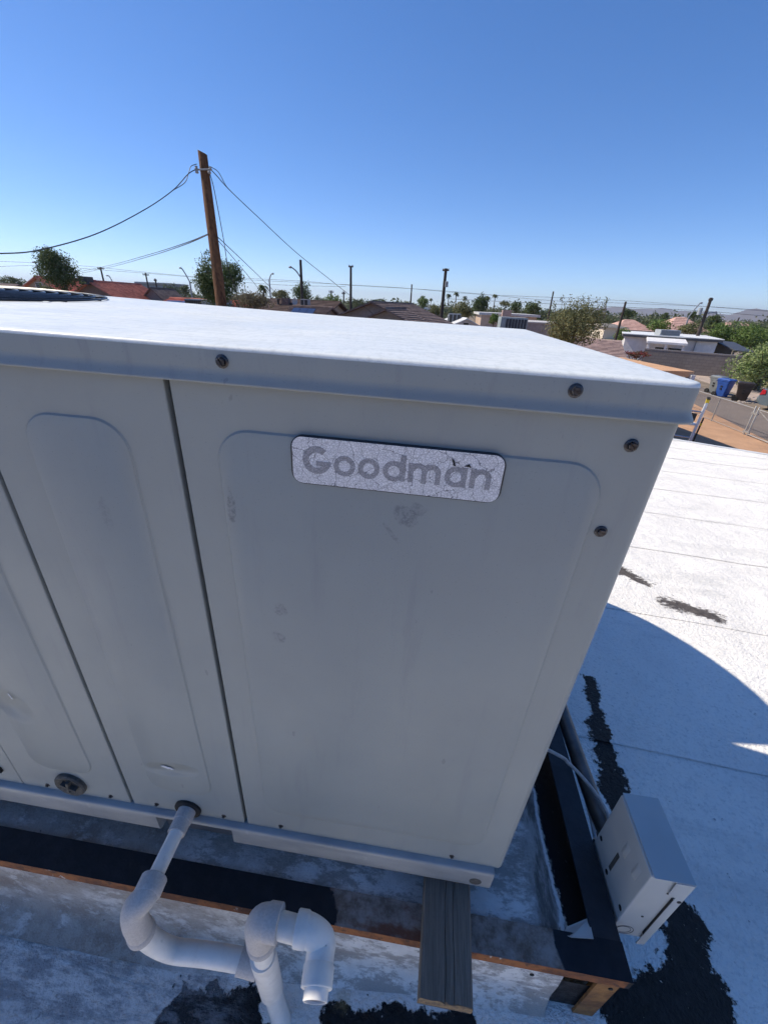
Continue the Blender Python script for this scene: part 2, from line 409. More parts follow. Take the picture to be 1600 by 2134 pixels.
# eave: drip edge and wall below it
te = Vector((EN.y, -EN.x))
pe = EN * ED
mb = MB()
def eave_pt(s, off, z): p = pe + te * s + EN * off; return (p.x, p.y, z)
ss = [-12 + i for i in range(20)]
L = []
for off, dz in ((-.10, .012), (.03, .006), (.035, -.06), (-.02, -.06)):
    L.append([eave_pt(s, off, roof_z(*(eave_pt(s, 0, 0)[:2])) + dz) for s in ss])
mb.loops(L, closed=False); mb.build('drip_edge', simple('white_metal_edge', (.74, .74, .73), (.6, .6, .6), .5, 4), house)
mb = MB()
L = [[eave_pt(s, -.35, roof_z(*(eave_pt(s, 0, 0)[:2])) - .08) for s in ss], [eave_pt(s, -.35, GZ) for s in ss]]
mb.loops(L, closed=False); mb.build('wall', M['fascia'], house)

for seq in ([ru * u + rv * (vb[0] + .25) for u in us[1:-1]], [ru * us[1] + rv * v for v in (vb[0] + .25, 1, 4, 7.0)], [ru * us[-2] + rv * v for v in (vb[0] + .25, 1, 4, 6.2)]):
    mb = MB(); mb.loops([[(p.x, p.y, roof_z(p.x, p.y) - .03) for p in seq], [(p.x, p.y, GZ) for p in seq]], closed=False); mb.build('wall', M['fascia'], house)
# ------------------------------------------------------------------ frame of the air conditioner (it sits slightly out of level)
U = Matrix(((0.99981, 0.0001, 0.0195), (0, 0.99999, -0.0050), (-0.0195, 0.0050, 0.9998)))
UT = U.transposed(); CU = UT @ CAM
def uz(px, py, z): d = UT @ raydir(px, py); return CU + d * ((z - CU.z) / d.z)
def uy(px, py, y): d = UT @ raydir(px, py); return CU + d * ((y - CU.y) / d.y)
def uthing(name, label, cat, base, group=None):
    o = thing(name, label, cat, U @ Vector(base), group, U); o['_b'] = 0; del o['_b']; o_base[o.name] = Vector(base); return o
o_base = {}
def upart(mb, name, mat, root, sub=None, **kw):
    o = mb.build(name, mat, None, **kw)
    if sub is not None: o.parent = sub                      # sub-part shares its part's frame
    else: o.parent = root; o.location = -o_base[root.name]
    return o

# ---- curb under the stand (coated, dirty)
curb = uthing('roof_curb', 'dirty white coated curb on the roof under the air conditioner', 'curb', (-1.2, .5, -.42))
mb = MB(); g = []
def curb_h(x, y): return .45 * (.016 * mnoise.noise(Vector((x * 5, y * 7, 0))) + .008 * mnoise.noise(Vector((x * 17, y * 17, 4))))
xs = [-3.2 + i * .03 for i in range(117)]
front = [(-.155, -.415), (-.118, -.405), (-.099, -.38), (-.093, -.33), (-.092, -.26), (-.090, -.20), (-.082, -.165)]
deck = [(-.082, -.165), (-.045, -.148)] + [(-.03 + .04 * i, -.148 - .003 * i) for i in range(28)]
for (y, z) in front: g.append([(x, y + (curb_h(x, z * 2) * .7 if z < -.21 else 0), z) for x in xs if x < .17])
mb.loops(g, closed=False)
mb.loops([[(x, y, z + (curb_h(x, y) if y > -.08 else 0) - max(0, x - .15) * .45) for x in xs] for (y, z) in deck], closed=False)
xe = xs[-1]
mb.loops([[(xe + dx, y, (zz + curb_h(xe, y) - (xe - .15) * .45 if z is None else z)) for (y, zz) in deck] for (dx, z) in ((0, None), (.006, -.25), (.012, -.40), (.03, -.42))], closed=False)
mb.loops([[(x, -.082, z) for x in xs if x > .13] for z in (-.26, -.42)], closed=False)
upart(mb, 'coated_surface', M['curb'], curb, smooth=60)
# ---- steel angle stand
stand = uthing('steel_stand', 'rusty steel angle stand with black paint carrying the air conditioner', 'equipment stand', (-1, -.1, -.42))
FZ = -.136
mb = MB(); mb.prism([(-.101, FZ), (-.038, FZ), (-.038, FZ - .005), (-.095, FZ - .005), (-.095, FZ - .034), (-.101, FZ - .034)], 'x', -3.2, .2815)
fr = upart(mb, 'front_rail', M['frame'], stand)
mb = MB(); mb.prism([(.218, FZ - .002), (.2805, FZ - .002), (.2805, FZ - .05), (.2745, FZ - .05), (.2745, FZ - .007), (.218, FZ - .007)], 'y', -.0375, 1.25)
upart(mb, 'side_rail', M['black_paint'], stand)
def angle_leg(x, y, z0, z1):
    mb = MB(); a = .046; t = .006
    mb.prism([(x, y), (x - a, y), (x - a, y + t), (x - t, y + t), (x - t, y + a), (x, y + a)], 'z', z0, z1); return mb
for (x, y) in ((.273, -.0945), (.273, 1.15), (-1.3, 1.15)):
    upart(angle_leg(x, y, -.46, FZ - .0355 if y < 0 else FZ - .008), 'leg', M['leg'], stand)
for (px, py) in ((1108, 2033), (1272, 2063)):
    p = uy(px, py, -.1025); mb = MB(); mb.tube([(p.x, -.1012, p.z), (p.x, -.1030, p.z)], .005, 10); upart(mb, 'bolt_hole', M['black'], stand)
# small scrap of flashing tucked into the corner
pts = [uz(1165,1950,-.15), uz(1228,1918,-.14), uz(1234,1962,-.128), uz(1175,1975,-.128)]
pts = [uz(1158,1942,-.165), uz(1226,1914,-.15), uz(1236,1958,-.1285), uz(1190,1955,-.1285)]
mb = MB(); mb.loops([[p for p in pts], [p + Vector((0, 0, .0025)) for p in pts]], True, True, True)
sc = mb.build('flashing_scrap', M['jbox']); sc.matrix_basis = U.to_4x4(); tag(sc, 'small grey sheet metal scrap in the corner of the stand', 'metal scrap')

# ---- board
board = uthing('wooden_board', 'grey weathered board lying under the base rail of the air conditioner', 'board', (-.11, 0, FZ))
mb = MB(); L = []
rnd = random.Random(3)
N = 40
for j in range(N + 1):
    t = j / N; y = -.189 + t * .80
    prof = []
    tops = [(-.168, -.104), (-.165, -.1012), (-.143, -.1008), (-.130, -.1010), (-.1200, -.1008), (-.1190, -.1008), (-.1183, -.1090), (-.1176, -.1008), (-.1100, -.1008), (-.1015, -.1008), (-.1008, -.1075), (-.1001, -.1008), (-.0930, -.1008), (-.0800, -.1012), (-.066, -.1012), (-.0625, -.104)]
    sh = .0022 * math.sin(y * 30) + .003 * t
    for q, (x, z) in enumerate(tops):
        x2 = x + (sh if 5 <= q <= 13 else 0) + (.10 * (-.0) ) - .014 * 0
        skew = .010 * ((y + .189) / .19) * 1.0
        prof.append((x2 + skew * .6, y + (rnd.uniform(-.003, .003) if j == 0 else 0), z + .0004 * mnoise.noise(Vector((x * 200, y * 20, 0)))))
    for (x, z) in ((-.0625, -.1345), (-.168, -.1345)): prof.append((x + skew * .6, y, z))
    L.append(prof)
mb.loops(L, True, False, True)
bo = upart(mb, 'plank', M['board'], board, smooth=35)
mb = MB(); f0 = L[0]; mb.add([(x, y + .0005, z) for x, y, z in f0], [tuple(range(len(f0)))]); upart(mb, 'sawn_end', M['board_end'], board)

# ------------------------------------------------------------------ the packaged air conditioner
ac = uthing('air_conditioner', 'large grey packaged air conditioner with cracked name badge on the roof', 'air conditioner', (-1.1, .5, -.106))
XL = -2.65; DEP = .985
mb = MB(); mb.box(XL + .004, -.004, .0305, DEP - .004, -.006, 1.0); upart(mb, 'cabinet_core', M['black'], ac)
def panel(x0, x1, rib, mat, wrap=False, r=.045):
    mb = MB(); n = 8; rx0, rx1, rz0, rz1 = rib
    def lp(a, b, c, d, rad, y): return [(p[0], y, p[1]) for p in rrect(a, b, c, d, rad, n)]
    z0, z1 = 0.0, 1.004
    inner = [lp(rx0, rx1, rz0, rz1, r, 0), lp(rx0 + .0008, rx1 - .0008, rz0 + .0008, rz1 - .0008, r - .0008, -.0006), lp(rx0 + .0022, rx1 - .0022, rz0 + .0022, rz1 - .0022, r - .002, -.0024), lp(rx0 + .0032, rx1 - .0032, rz0 + .0032, rz1 - .0032, r - .003, -.0028)]
    if wrap:
        xe = x1 - .014
        L = [lp(x0 + .001, xe, z0, z1, .0003, 0)] + inner
        mb.loops(L, True, False, True)
        mb.add([(x0, .030, z0), (x0, .030, z1), (x0, .001, z1), (x0, .001, z0), (x0 + .001, 0, z0), (x0 + .001, 0, z1)], [(0, 1, 2, 3), (3, 2, 5, 4)])
        pr = [(xe, 0)] + [(x1 - .014 + .014 * math.sin(R(a)), .014 - .014 * math.cos(R(a))) for a in range(10, 91, 10)] + [(x1, DEP - .002), (x1 - .02, DEP)]
        mb.loops([[(p[0], p[1], z0) for p in pr], [(p[0], p[1], z1) for p in pr]], closed=False)
    else:
        L = [lp(x0, x1, z0, z1, .0003, .030), lp(x0, x1, z0, z1, .0003, .0012), lp(x0 + .0012, x1 - .0012, z0, z1, .0003, 0)] + inner
        mb.loops(L, True, False, True)
    return mb
G = .0040
upart(panel(-.588 + G, 0.0, (-.535, -.060, .072, .944), M['unit_a'], True), 'access_panel', M['unit_a'], ac, smooth=28)
pB = upart(panel(-.868 + G, -.588 - G, (-.802, -.654, .088, .942), M['unit_b']), 'access_panel', M['unit_b'], ac, smooth=28)
pC = upart(panel(-1.150 + .001, -.868 - G, (-1.085, -.934, .094, .942), M['unit_c']), 'access_panel', M['unit_c'], ac, smooth=28)
pD = upart(panel(XL, -1.150 - .001, (-2.15, -1.26, .09, .942), M['unit']), 'access_panel', M['unit'], ac, smooth=28)
mb = MB(); mb.box(XL - .002, XL + .01, .014, DEP, 0, 1.0); upart(mb, 'side_panel', M['unit'], ac)
mb = MB(); mb.box(XL, -.022, DEP - .003, DEP + .001, 0, 1.0); upart(mb, 'rear_panel', M['unit'], ac)
# chips of bare metal in the dents, a small square hole low on the far-left panel
def chip(cx, cz, pts, y=-.0052):
    mb = MB(); mb.loops([[(cx + a, y + .001, cz + b) for a, b in pts], [(cx + a, y, cz + b) for a, b in pts]], True, True, True); return mb
c1 = uy(350, 1601, -.005)
upart(chip(c1.x, c1.z, [(-.016, .003), (-.009, .0055), (.006, .002), (.013, -.002), (.008, -.0045), (.004, -.002), (0, -.004), (-.008, -.001)]), 'bare_metal_chip', M['nick'], ac)
c2 = uy(21, 1452, -.005)
upart(chip(c2.x, c2.z, [(-.003, .008), (0, .006), (.003, -.008), (.001, -.007)]), 'bare_metal_chip', M['nick'], ac)
# cap
cap_x0, cap_x1, cap_y0, cap_y1 = XL - .006, .0065, -.0065, DEP + .008
def rrect2(x0, x1, y0, y1, r, n, nx, ny):
    P_ = rrect(x0, x1, y0, y1, r, n); out = []
    k = n + 1
    for q in range(4):
        seg = P_[q*k:(q+1)*k]; nxt = P_[((q+1) % 4)*k]; out += seg
        m = ny if q % 2 == 0 else nx
        for i in range(1, m): t = i / m; out.append((seg[-1][0] + (nxt[0] - seg[-1][0])*t, seg[-1][1] + (nxt[1] - seg[-1][1])*t))
    return out
def cap_lift(x, y): return .024 * max(0, (-x - .55) / 1.7) ** 1.3 * max(0, y / DEP)
mb = MB(); n = 8; L = []
for off, z in ((.0040, 1.0005), (.0054, .9990), (.0060, 1.0002), (.0055, 1.0016), (.0034, 1.0050), (.0015, 1.0085), (.0003, 1.0120), (0, 1.0160), (0, 1.0350), (-.0004, 1.0370), (-.0013, 1.0386), (-.0028, 1.0397), (-.0048, 1.0402), (-.018, 1.0404), (-.06, 1.0408), (-.14, 1.0412), (-.24, 1.0414), (-.34, 1.0414), (-.44, 1.0414), (-.495, 1.0414)):
    L.append([(p[0], p[1], z + (cap_lift(p[0], p[1]) if z > 1.03 else 0)) for p in rrect2(cap_x0 - off, cap_x1 + off, cap_y0 - off, cap_y1 + off, max(.022 + off, .003), n, 24, 8)])
mb.loops(L, True, False, True)
upart(mb, 'top_cap', M['unit_top'], ac, smooth=60)
# skirt keeps the duller front paint: thin inner return under the lip
mb = MB(); mb.box(cap_x0 + .004, cap_x1 - .004, cap_y0 + .004, cap_y0 + .0055, .9985, 1.0); upart(mb, 'lip_return', M['black'], ac)

# screws
def screw_mesh(s):
    mb = MB(); seg = 20
    def ring(r, y): return [(r * math.cos(2*math.pi*i/seg), y, r * math.sin(2*math.pi*i/seg)) for i in range(seg)]
    mb.loops([ring(.0098*s, 0), ring(.0098*s, -.0010*s), ring(.0086*s, -.0020*s), ring(.0066*s, -.0024*s)], True, False, True)
    for sgn in (-1, 1):
        pl = []
        for k in range(6):
            a = R(30 + 60 * k); pl.append((.0066*s*math.cos(a), .0066*s*math.sin(a)))
        half = [(-.0056*s, sgn*.0010*s), (.0056*s, sgn*.0010*s), (.0057*s, sgn*.0033*s), (0, sgn*.0066*s), (-.0057*s, sgn*.0033*s)]
        mb.loops([[(a, -.0022*s, b) for a, b in half], [(a, -.0064*s, b) for a, b in half], [(a*.8, -.0072*s, b*.86) for a, b in half]], True, False, True)
    mb.box(-.0056*s, .0056*s, -.0046*s, -.0022*s, -.0010*s, .0010*s)
    return mb
scr = [(-.511, -.0066, 1.0235, 60, 1), (-.123, -.0066, 1.0235, 35, 1), (-.900, -.0066, 1.0235, 20, 1), (-.046, -.0002, .969, 50, 1), (-.046, -.0002, .858, 40, 1)]
scr += [(x, -.0002, .016, a, .72) for x, a in ((-1.081, 10), (-.919, 70), (-.804, 30), (-.640, 80), (-.504, 20), (-.115, 55))]
big = None; small = None
for (x, y, z, a, s) in scr:
    if s == 1 and big is None: big = o = upart(screw_mesh(.78), 'screw', M['steel'], ac, smooth=30)
    elif s != 1 and small is None: small = o = upart(screw_mesh(.56), 'screw', M['steel'], ac, smooth=30)
    else:
        o = (big if s == 1 else small).copy(); COL.objects.link(o)
    o.location = Vector((x, y, z)) - o_base[ac.name]; o.rotation_euler = (0, R(a), 0)

# base rail with its lifting slot
prof = [(.030, .0005), (.004, .0), (-.0095, -.0012), (-.0125, -.0030), (-.0138, -.0065), (-.0142, -.014), (-.0142, -.060), (-.0125, -.0665), (-.007, -.0705), (.004, -.072), (.022, -.0725), (.022, -.0995), (.03, -.0998)]
mb = MB()
def rail_seg(x0, x1, pr, c0, c1):
    L = [[(x, y, z) for (y, z) in pr] for x in (x0, x1)]
    mb.loops(L, closed=False)
    for x, c in ((x0, c0), (x1, c1)):
        if c: mb.add([(x, y, z) for (y, z) in pr], [tuple(range(len(pr)))])
rail_seg(XL, -.803, prof, True, True); rail_seg(-.803, -.618, prof[:5] + [(-.0142, -.011), (.02, -.0112)], False, False); rail_seg(-.618, -.020, prof, True, True)
rl = upart(mb, 'base_rail', M['rail'], ac, smooth=50)
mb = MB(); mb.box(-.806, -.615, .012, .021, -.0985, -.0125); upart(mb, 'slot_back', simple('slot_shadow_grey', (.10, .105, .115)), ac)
hx = uy(990, 1838, -.0145)
mb = MB(); mb.tube([(hx.x, -.012, hx.z), (hx.x, -.0146, hx.z)], .0135, 20); upart(mb, 'rail_hole_disc', M['grommet'], ac, smooth=40)  # dark disc on the rail face, standing for the shade in an open hole
# drain plug and drain grommet
mb = MB(); cpx = uy(150, 1632, 0); seg = 28
def ringp(c, r, y): return [(c.x + r*math.cos(2*math.pi*i/seg), y, c.z + r*math.sin(2*math.pi*i/seg)) for i in range(seg)]
mb.loops([ringp(cpx, .037, .001), ringp(cpx, .037, -.007), ringp(cpx, .0335, -.010), ringp(cpx, .029, -.0085), ringp(cpx, .020, -.0035), ringp(cpx, .0, -.0035)], True)
dp = upart(mb, 'drain_plug', M['grommet'], ac, smooth=35)
mb = MB()
for a in (25, 100): mb.box(-.019, .019, -.0135, -.004, -.0028, .0028, Matrix.Translation((cpx.x, 0, cpx.z)) @ Matrix.Rotation(R(a), 4, 'Y'))
upart(mb, 'plug_cross', M['grommet'], ac, dp)
st = uy(391, 1688, -.004)
mb = MB(); mb.loops([ringp(st, .031, .001), ringp(st, .031, -.005), ringp(st, .027, -.007), ringp(st, .010, -.006)], True)
upart(mb, 'drain_grommet', M['black'], ac, smooth=35)
fx = uy(0, 1602, 0)
mb = MB(); mb.box(fx.x - .02, fx.x + .006, -.006, 0, fx.z - .008, fx.z + .008); upart(mb, 'conduit_stub', M['black'], ac)

# badge
bx0, bx1, bz0, bz1 = -.4365, -.1765, .8825, .9458
mb = MB(); L = []
for off, y in ((0, -.001), (0, -.0050), (-.0012, -.0058)):
    L.append([(p[0], y, p[1]) for p in rrect(bx0 - off, bx1 + off, bz0 - off, bz1 + off, .016 + off, 8)])
mb.loops(L, True, False, True)
bd = upart(mb, 'name_badge', simple('dark_badge_backing', (.02, .022, .028), rough=.5), ac, smooth=30, label='crazed silver name badge reading Goodman')
mb = MB(); L = []
for off, y in ((-.0015, -.0057), (-.0015, -.0064)):
    L.append([(p[0] + (.0008 if p[0] < -.3 else -.0006), y, p[1]) for p in rrect(bx0 - off, bx1 + off, bz0 - off, bz1 + off, .014 + off, 8)])
mb.loops(L, True, False, True)
upart(mb, 'badge_film', M['badge'], ac, bd)
YL = -.0066
def ring_letter(cx, cz, ro, ri, a0=0, a1=360, y=YL):
    mb = MB(); n = 40; L = [[], [], [], []]
    for i in range(n + 1):
        a = R(a0 + (a1 - a0) * i / n); c, s_ = math.cos(a), math.sin(a)
        for k, (r, yy) in enumerate(((ro, -.0062), (ro, y), (ri, y), (ri, -.0062))): L[k].append((cx + r*c, yy, cz + r*s_))
    return mb.loops(L, closed=False)
def bar(mb, x0, x1, z0, z1, y=YL - .00018): return mb.box(x0, x1, y, -.0062, z0, z1)
letters = []
g_ = ring_letter(-.4034, .9163, .0180, .0098, 48, 350); bar(g_, -.4045, -.3857, .9090, .9150); letters.append(g_)
for cx in (-.3688, -.3386): letters.append(ring_letter(cx, .9120, .0134, .0072))
d_ = ring_letter(-.3078, .9120, .0134, .0072); bar(d_, -.3003, -.2936, .9000, .9333); letters.append(d_)
def arch(mb, x0, x1, zc, zt, wd, y):
    cx = (x0 + x1) / 2; ro = (x1 - x0) / 2; b = ring_letter(cx, zc, ro, ro - wd, 0, 180, y); mb.add(b.v, b.f)
m_ = MB(); bar(m_, -.2902, -.2838, .9000, .9250); arch(m_, -.2885, -.2676, .9150, 0, .0064, YL); bar(m_, -.27395, -.2677, .9000, .9152); arch(m_, -.2735, -.2508, .9140, 0, .0064, YL - .00008); bar(m_, -.2573, -.2510, .9000, .9142); letters.append(m_)
a_ = ring_letter(-.2330, .9126, .0134, .0072); bar(a_, -.2268, -.2200, .9000, .9255); letters.append(a_)
n_ = MB(); bar(n_, -.2160, -.2096, .9003, .9258); arch(n_, -.2145, -.1908, .9140, 0, .0064, YL); bar(n_, -.1973, -.1910, .9003, .9142); letters.append(n_)
for lm in letters: upart(lm, 'letter', M['badge_ink'], ac, bd)
# two torn flakes of film showing the dark backing
for (px, py, pts) in ((945, 963, [(-.003, .005), (.0005, .002), (.0032, -.005), (.0008, -.0045)]), (976, 972, [(-.005, -.0005), (.001, .003), (.0035, -.002), (.001, -.0008)])):
    p = uy(px, py, -.0068); mb = MB(); mb.loops([[(p.x + a, -.0066, p.z + b) for a, b in pts], [(p.x + a, -.00715, p.z + b) for a, b in pts]], True, True, True)
    upart(mb, 'torn_flake', M['black'], ac, bd)

# fan guard on the far-left of the top
gr = MB(); gcx, gcy, gR = -1.57, .54, .40
def ztop(x, y): return 1.0414 + cap_lift(x, y)
def gz(r, x, y): return ztop(x, y) + .0035 + .007 * math.sqrt(max(0, 1 - (r / (gR + .002)) ** 2))
for k in range(13):
    r = .05 + (gR - .05) * k / 12; n = 72; L = []
    for q in range(6):
        a = 2*math.pi*q/6; row = []
        for i in range(n):
            rr = r + .0024*math.cos(a); x = gcx + rr*math.cos(2*math.pi*i/n); y = gcy + rr*math.sin(2*math.pi*i/n)
            row.append((x, y, gz(r, x, y) + .0024*math.sin(a)))
        L.append(row)
    L.append(L[0]); gr.loops(L, True)
for k in range(16):
    a = 2*math.pi*k/16; pts = []
    for q in range(9):
        r = .05 + (gR - .05) * q / 8; x = gcx + r*math.cos(a); y = gcy + r*math.sin(a); pts.append((x, y, gz(r, x, y) - .0025))
    gr.tube(pts, .0022, 5)
upart(gr, 'fan_guard', M['blackwire'], ac, smooth=60)
mb = MB(); n = 48; mb.add([(gcx + .385*math.cos(2*math.pi*i/n), gcy + .385*math.sin(2*math.pi*i/n), ztop(gcx + .385*math.cos(2*math.pi*i/n), gcy + .385*math.sin(2*math.pi*i/n)) + .0012) for i in range(n)], [tuple(range(n))]); upart(mb, 'fan_opening', M['black'], ac)

# ---- duct elbow running down into the roof behind the unit
duct = uthing('duct_elbow', 'galvanised duct elbow curving down into the roof behind the air conditioner', 'duct', (-.5, 1.3, -.42))
def elbow(x0, x1):
    mb = MB(); L = []
    sec = [((1.0, .70), (1.0, .12)), ((1.055, .86), (1.05, .12)), ((1.10, .955), (1.10, .12))]
    c = (1.14, .12)
    for k in range(13):
        a = R(90 - 90 * k / 12); sec.append(((c[0] + .80*math.cos(a), c[1] + .865*math.sin(a)), (c[0] + .12*math.cos(a), c[1] + .12*math.sin(a))))
    sec.append(((c[0] + .80, -.5), (c[0] + .12, -.5)))
    for (o_, i_) in sec: L.append([(x0, o_[0], o_[1]), (x1, o_[0], o_[1]), (x1, i_[0], i_[1]), (x0, i_[0], i_[1])])
    return mb.loops(L, True, True, True)
upart(elbow(-.75, -.06), 'elbow_body', M['galv'], duct, smooth=20)

# ------------------------------------------------------------------ condensate drain
dr = uthing('condensate_drain', 'white plastic condensate drain with trap and open vent elbow', 'drain pipe', (-.5, -.19, -.42))
YP = -.20
def P(px, py, y=YP): return uy(px, py, y)
def smoothp(pts, k=8):
    pts = [Vector(p) for p in pts]; out = []
    for i in range(len(pts) - 1):
        p0 = pts[max(i-1, 0)]; p1 = pts[i]; p2 = pts[i+1]; p3 = pts[min(i+2, len(pts)-1)]
        for j in range(k):
            t = j / k; out.append(.5 * ((2*p1) + (p2-p0)*t + (2*p0-5*p1+4*p2-p3)*t*t + (3*p1-p0-3*p2+p3)*t**3))
    return out + [pts[-1]]
def pipe(name, mat, pts, r, seg=22, caps=True, hub=None):
    mb = MB(); mb.tube(pts, r, seg, caps)
    if hub:
        rh, l0, l1 = hub; a, b = Vector(pts[0]), Vector(pts[-1]); da = (Vector(pts[1]) - a).normalized(); db = (Vector(pts[-2]) - b).normalized()
        for c_, d_, l_ in ((a, da, l0), (b, db, l1)): mb.tube([c_ - d_*.0005, c_ + d_*.0006, c_ + d_ * (l_ - .004), c_ + d_ * l_], [rh - .001, rh, rh, r - .0005], seg)
    return upart(mb, name, mat, dr, smooth=40)
s0 = Vector((st.x, .004, st.z)); e0 = P(318, 1838, -.140)
ax = (e0 - s0).normalized()
pipe('inlet_pipe', M['pvc'], [s0, e0 + ax * .02], .0152)
cs = s0 + ax * .012; ce = s0 + ax * .058
pipe('coupling', M['pvc_dusty'], [cs, cs + ax*.022, cs + ax*.0221, ce], [.0205, .0205, .0190, .0190])
eb = smoothp([e0 - ax*.006, e0 + ax*.022, P(282, 1893, -.177), P(283, 1922, -.184), P(296, 1946, -.184)], 6)
pipe('elbow', M['pvc_dusty'], eb, .0238, hub=(.0258, .030, .018))
tr = smoothp([P(290, 1936, -.182), P(318, 1962, -.182), P(362, 1982, -.180), P(430, 1990, -.176), P(515, 2004, -.174)], 7)
pipe('trap_bend', M['pvc'], tr, .0205)
pipe('tee_collar', M['pvc_dusty'], [P(500, 1999, -.174), P(540, 2010, -.174)], .0258)
t0_ = P(548, 1990, -.177); t1_ = P(566, 2062, -.170)
pipe('tee_body', M['pvc'], [t0_, t1_], .0258)
pipe('riser_pipe', M['pvc'], [P(540, 1925, -.179), P(551, 2002, -.179)], .0200)
tb = (t0_ - t1_).normalized()
pb_ = P(600, 2170, -.147)
pipe('drop_pipe', M['pvc'], [t1_ - (t1_ - t0_) * .4, t1_, t1_.lerp(uz(594, 2150, -.44), .5), uz(594, 2150, -.44)], .0205)
v = smoothp([P(546, 1962, -.179), P(540, 1934, -.179), P(551, 1921, -.179), P(583, 1925, -.179)], 6)
pipe('vent_elbow', M['pvc_dusty'], v, .0262, hub=(.0285, .016, .026))
pipe('vent_pipe', M['pvc'], [P(570, 1925, -.179), P(635, 1943, -.179)], .0205)
YV = -.179
ec = P(671, 1956, YV); mo = uz(656, 2090, ec.z - .006); od = (mo - ec).normalized()
v2 = smoothp([P(618, 1935, YV), P(645, 1941, YV), ec.lerp(P(668, 1950, YV), .3) + od * .004, ec + od * .022, ec + (mo - ec) * .80], 6)
pipe('vent_elbow', M['pvc'], v2, .0248, hub=(.0268, .022, .030))
q0, q1 = ec + (mo - ec) * .6, mo; qa = od; qu = qa.orthogonal().normalized(); qv = qa.cross(qu)
def qring(c, r): return [c + (qu * math.cos(2*math.pi*i/28) + qv * math.sin(2*math.pi*i/28)) * r for i in range(28)]
mb = MB(); mb.loops([qring(q0, .0206), qring(q1 - qa*.001, .0206), qring(q1, .0200), qring(q1, .0180), qring(q1 - qa*.002, .0174), qring(q0, .0174)], True)
vp = upart(mb, 'vent_mouth', M['pvc'], dr, smooth=50)
mb = MB(); mb.loops([qring(q1 - qa*.0045, .0173), qring(q1 - qa*.0035, .0173)], True, True, True); upart(mb, 'bore_shade', M['pvc_in_shade'], dr, vp)  # disc just inside the mouth; the pipe's inner shade is put into its colour

# ------------------------------------------------------------------ disconnect box, conduit and cable
jb = uthing('disconnect_box', 'grey sheet metal disconnect box beside the steel stand', 'electrical box', (.335, .08, -.21))
X0, X1, Y0, Y1, Z0, Z1 = .2885, .366, 0.0, .160, -.205, .0735
mb = MB()
mb.box(X0, X1, Y0, Y1, Z0, Z1)
upart(mb, 'enclosure', M['jbox'], jb, bevel=.003)
mb = MB()      # hinged cover: folded sheet over the top, outer face and front edge
pr = [(X0 + .004, Z1 + .0012), (X0 + .004, Z1 + .0030), (X1 + .0085, Z1 + .0018), (X1 + .0085, Z0 - .022), (X1 + .0068, Z0 - .022), (X1 + .0068, Z1)]
mb.prism(pr, 'y', Y0 - .003, Y1 + .003)
cov = upart(mb, 'cover', M['jbox'], jb)
mb = MB(); mb.add([(X1 + .0068, Y0 - .0031, Z1), (X1 - .030, Y0 - .0031, Z1), (X1 - .028, Y0 - .0031, Z1 - .05), (X1 - .011, Y0 - .0031, Z1 - .058), (X1 - .011, Y0 - .0031, Z0 - .022), (X1 + .0068, Y0 - .0031, Z0 - .022)], [(0, 1, 2, 3, 4, 5)])
b2 = [Vector(q) + Vector((0, -.0016, 0)) for q in mb.v]; mb2 = MB(); mb2.loops([mb.v, b2], True, True, True); upart(mb2, 'cover_flange', M['jbox'], jb, cov)
mb = MB(); mb.add([(X0 - .0002, Y0 - .0022, Z1 - .001), (X0 + .016, Y0 - .0022, Z1 - .001), (X0 + .012, Y0 - .0022, Z1 - .045), (X0 - .0002, Y0 - .0022, Z1 - .05)], [(0, 1, 2, 3)])
# knock-outs on the front, slot and pressed tabs on the side
def ringx(cx, y, cz, r0, r1, mat, nm):
    mb = MB(); n = 28
    a = [[(cx + r*math.cos(2*math.pi*i/n), yy, cz + r*math.sin(2*math.pi*i/n)) for i in range(n)] for r, yy in ((r0, y), (r0, y - .0007), (r1, y - .0007), (r1, y))]
    mb.loops(a, True); return upart(mb, nm, mat, jb)
dkm = simple('knockout_score', (.10, .105, .11)); 
ringx(X0 + .026, Y0, Z0 + .026, .0205, .0192, dkm, 'knockout'); ringx(X0 + .024, Y0, Z0 + .027, .0160, .0150, dkm, 'knockout')
for (x, z) in ((X0 + .040, Z0 + .105), (X0 + .052, Z1 - .055)): 
    mb = MB(); mb.tube([(x, Y0 - .0003, z), (x, Y0 - .0012, z)], .0028, 10); upart(mb, 'rivet', M['grommet'], jb)
mb = MB(); mb.tube([(X1 + .001, Y0 - .0046, Z1 - .072), (X1 + .001, Y0 - .0056, Z1 - .072)], .0045, 12); upart(mb, 'hasp_hole', M['black'], jb)
mb = MB(); mb.box(X1 - .0125, X1 - .0115, Y0 - .0042, Y0 + .0, Z0 + .03, Z1 - .07); upart(mb, 'cover_gap', M['black'], jb)
mb = MB(); mb.box(X0 - .0012, X0 - .0003, .078, .088, -.105, -.035); upart(mb, 'side_slot', M['grommet'], jb, bevel=.0004)
for (y, z) in ((.075, .005), (.03, .018)):
    mb = MB(); mb.loops([[(X0, y - .009, z - .022), (X0, y + .009, z - .022), (X0, y + .009, z + .022), (X0, y - .009, z + .022)], [(X0 - .005, y - .003, z - .014), (X0 - .005, y + .003, z - .014), (X0 - .001, y + .003, z + .014), (X0 - .001, y - .003, z + .014)]], True, False, True)
    upart(mb, 'pressed_tab', M['jbox'], jb, smooth=60)
for (y, z) in ((.145, -.10), (.012, -.11), (.085, -.125)):
    mb = MB(); mb.tube([(X0 - .0002, y, z), (X0 - .0010, y, z)], .006, 10); upart(mb, 'side_hole', M['black'], jb)

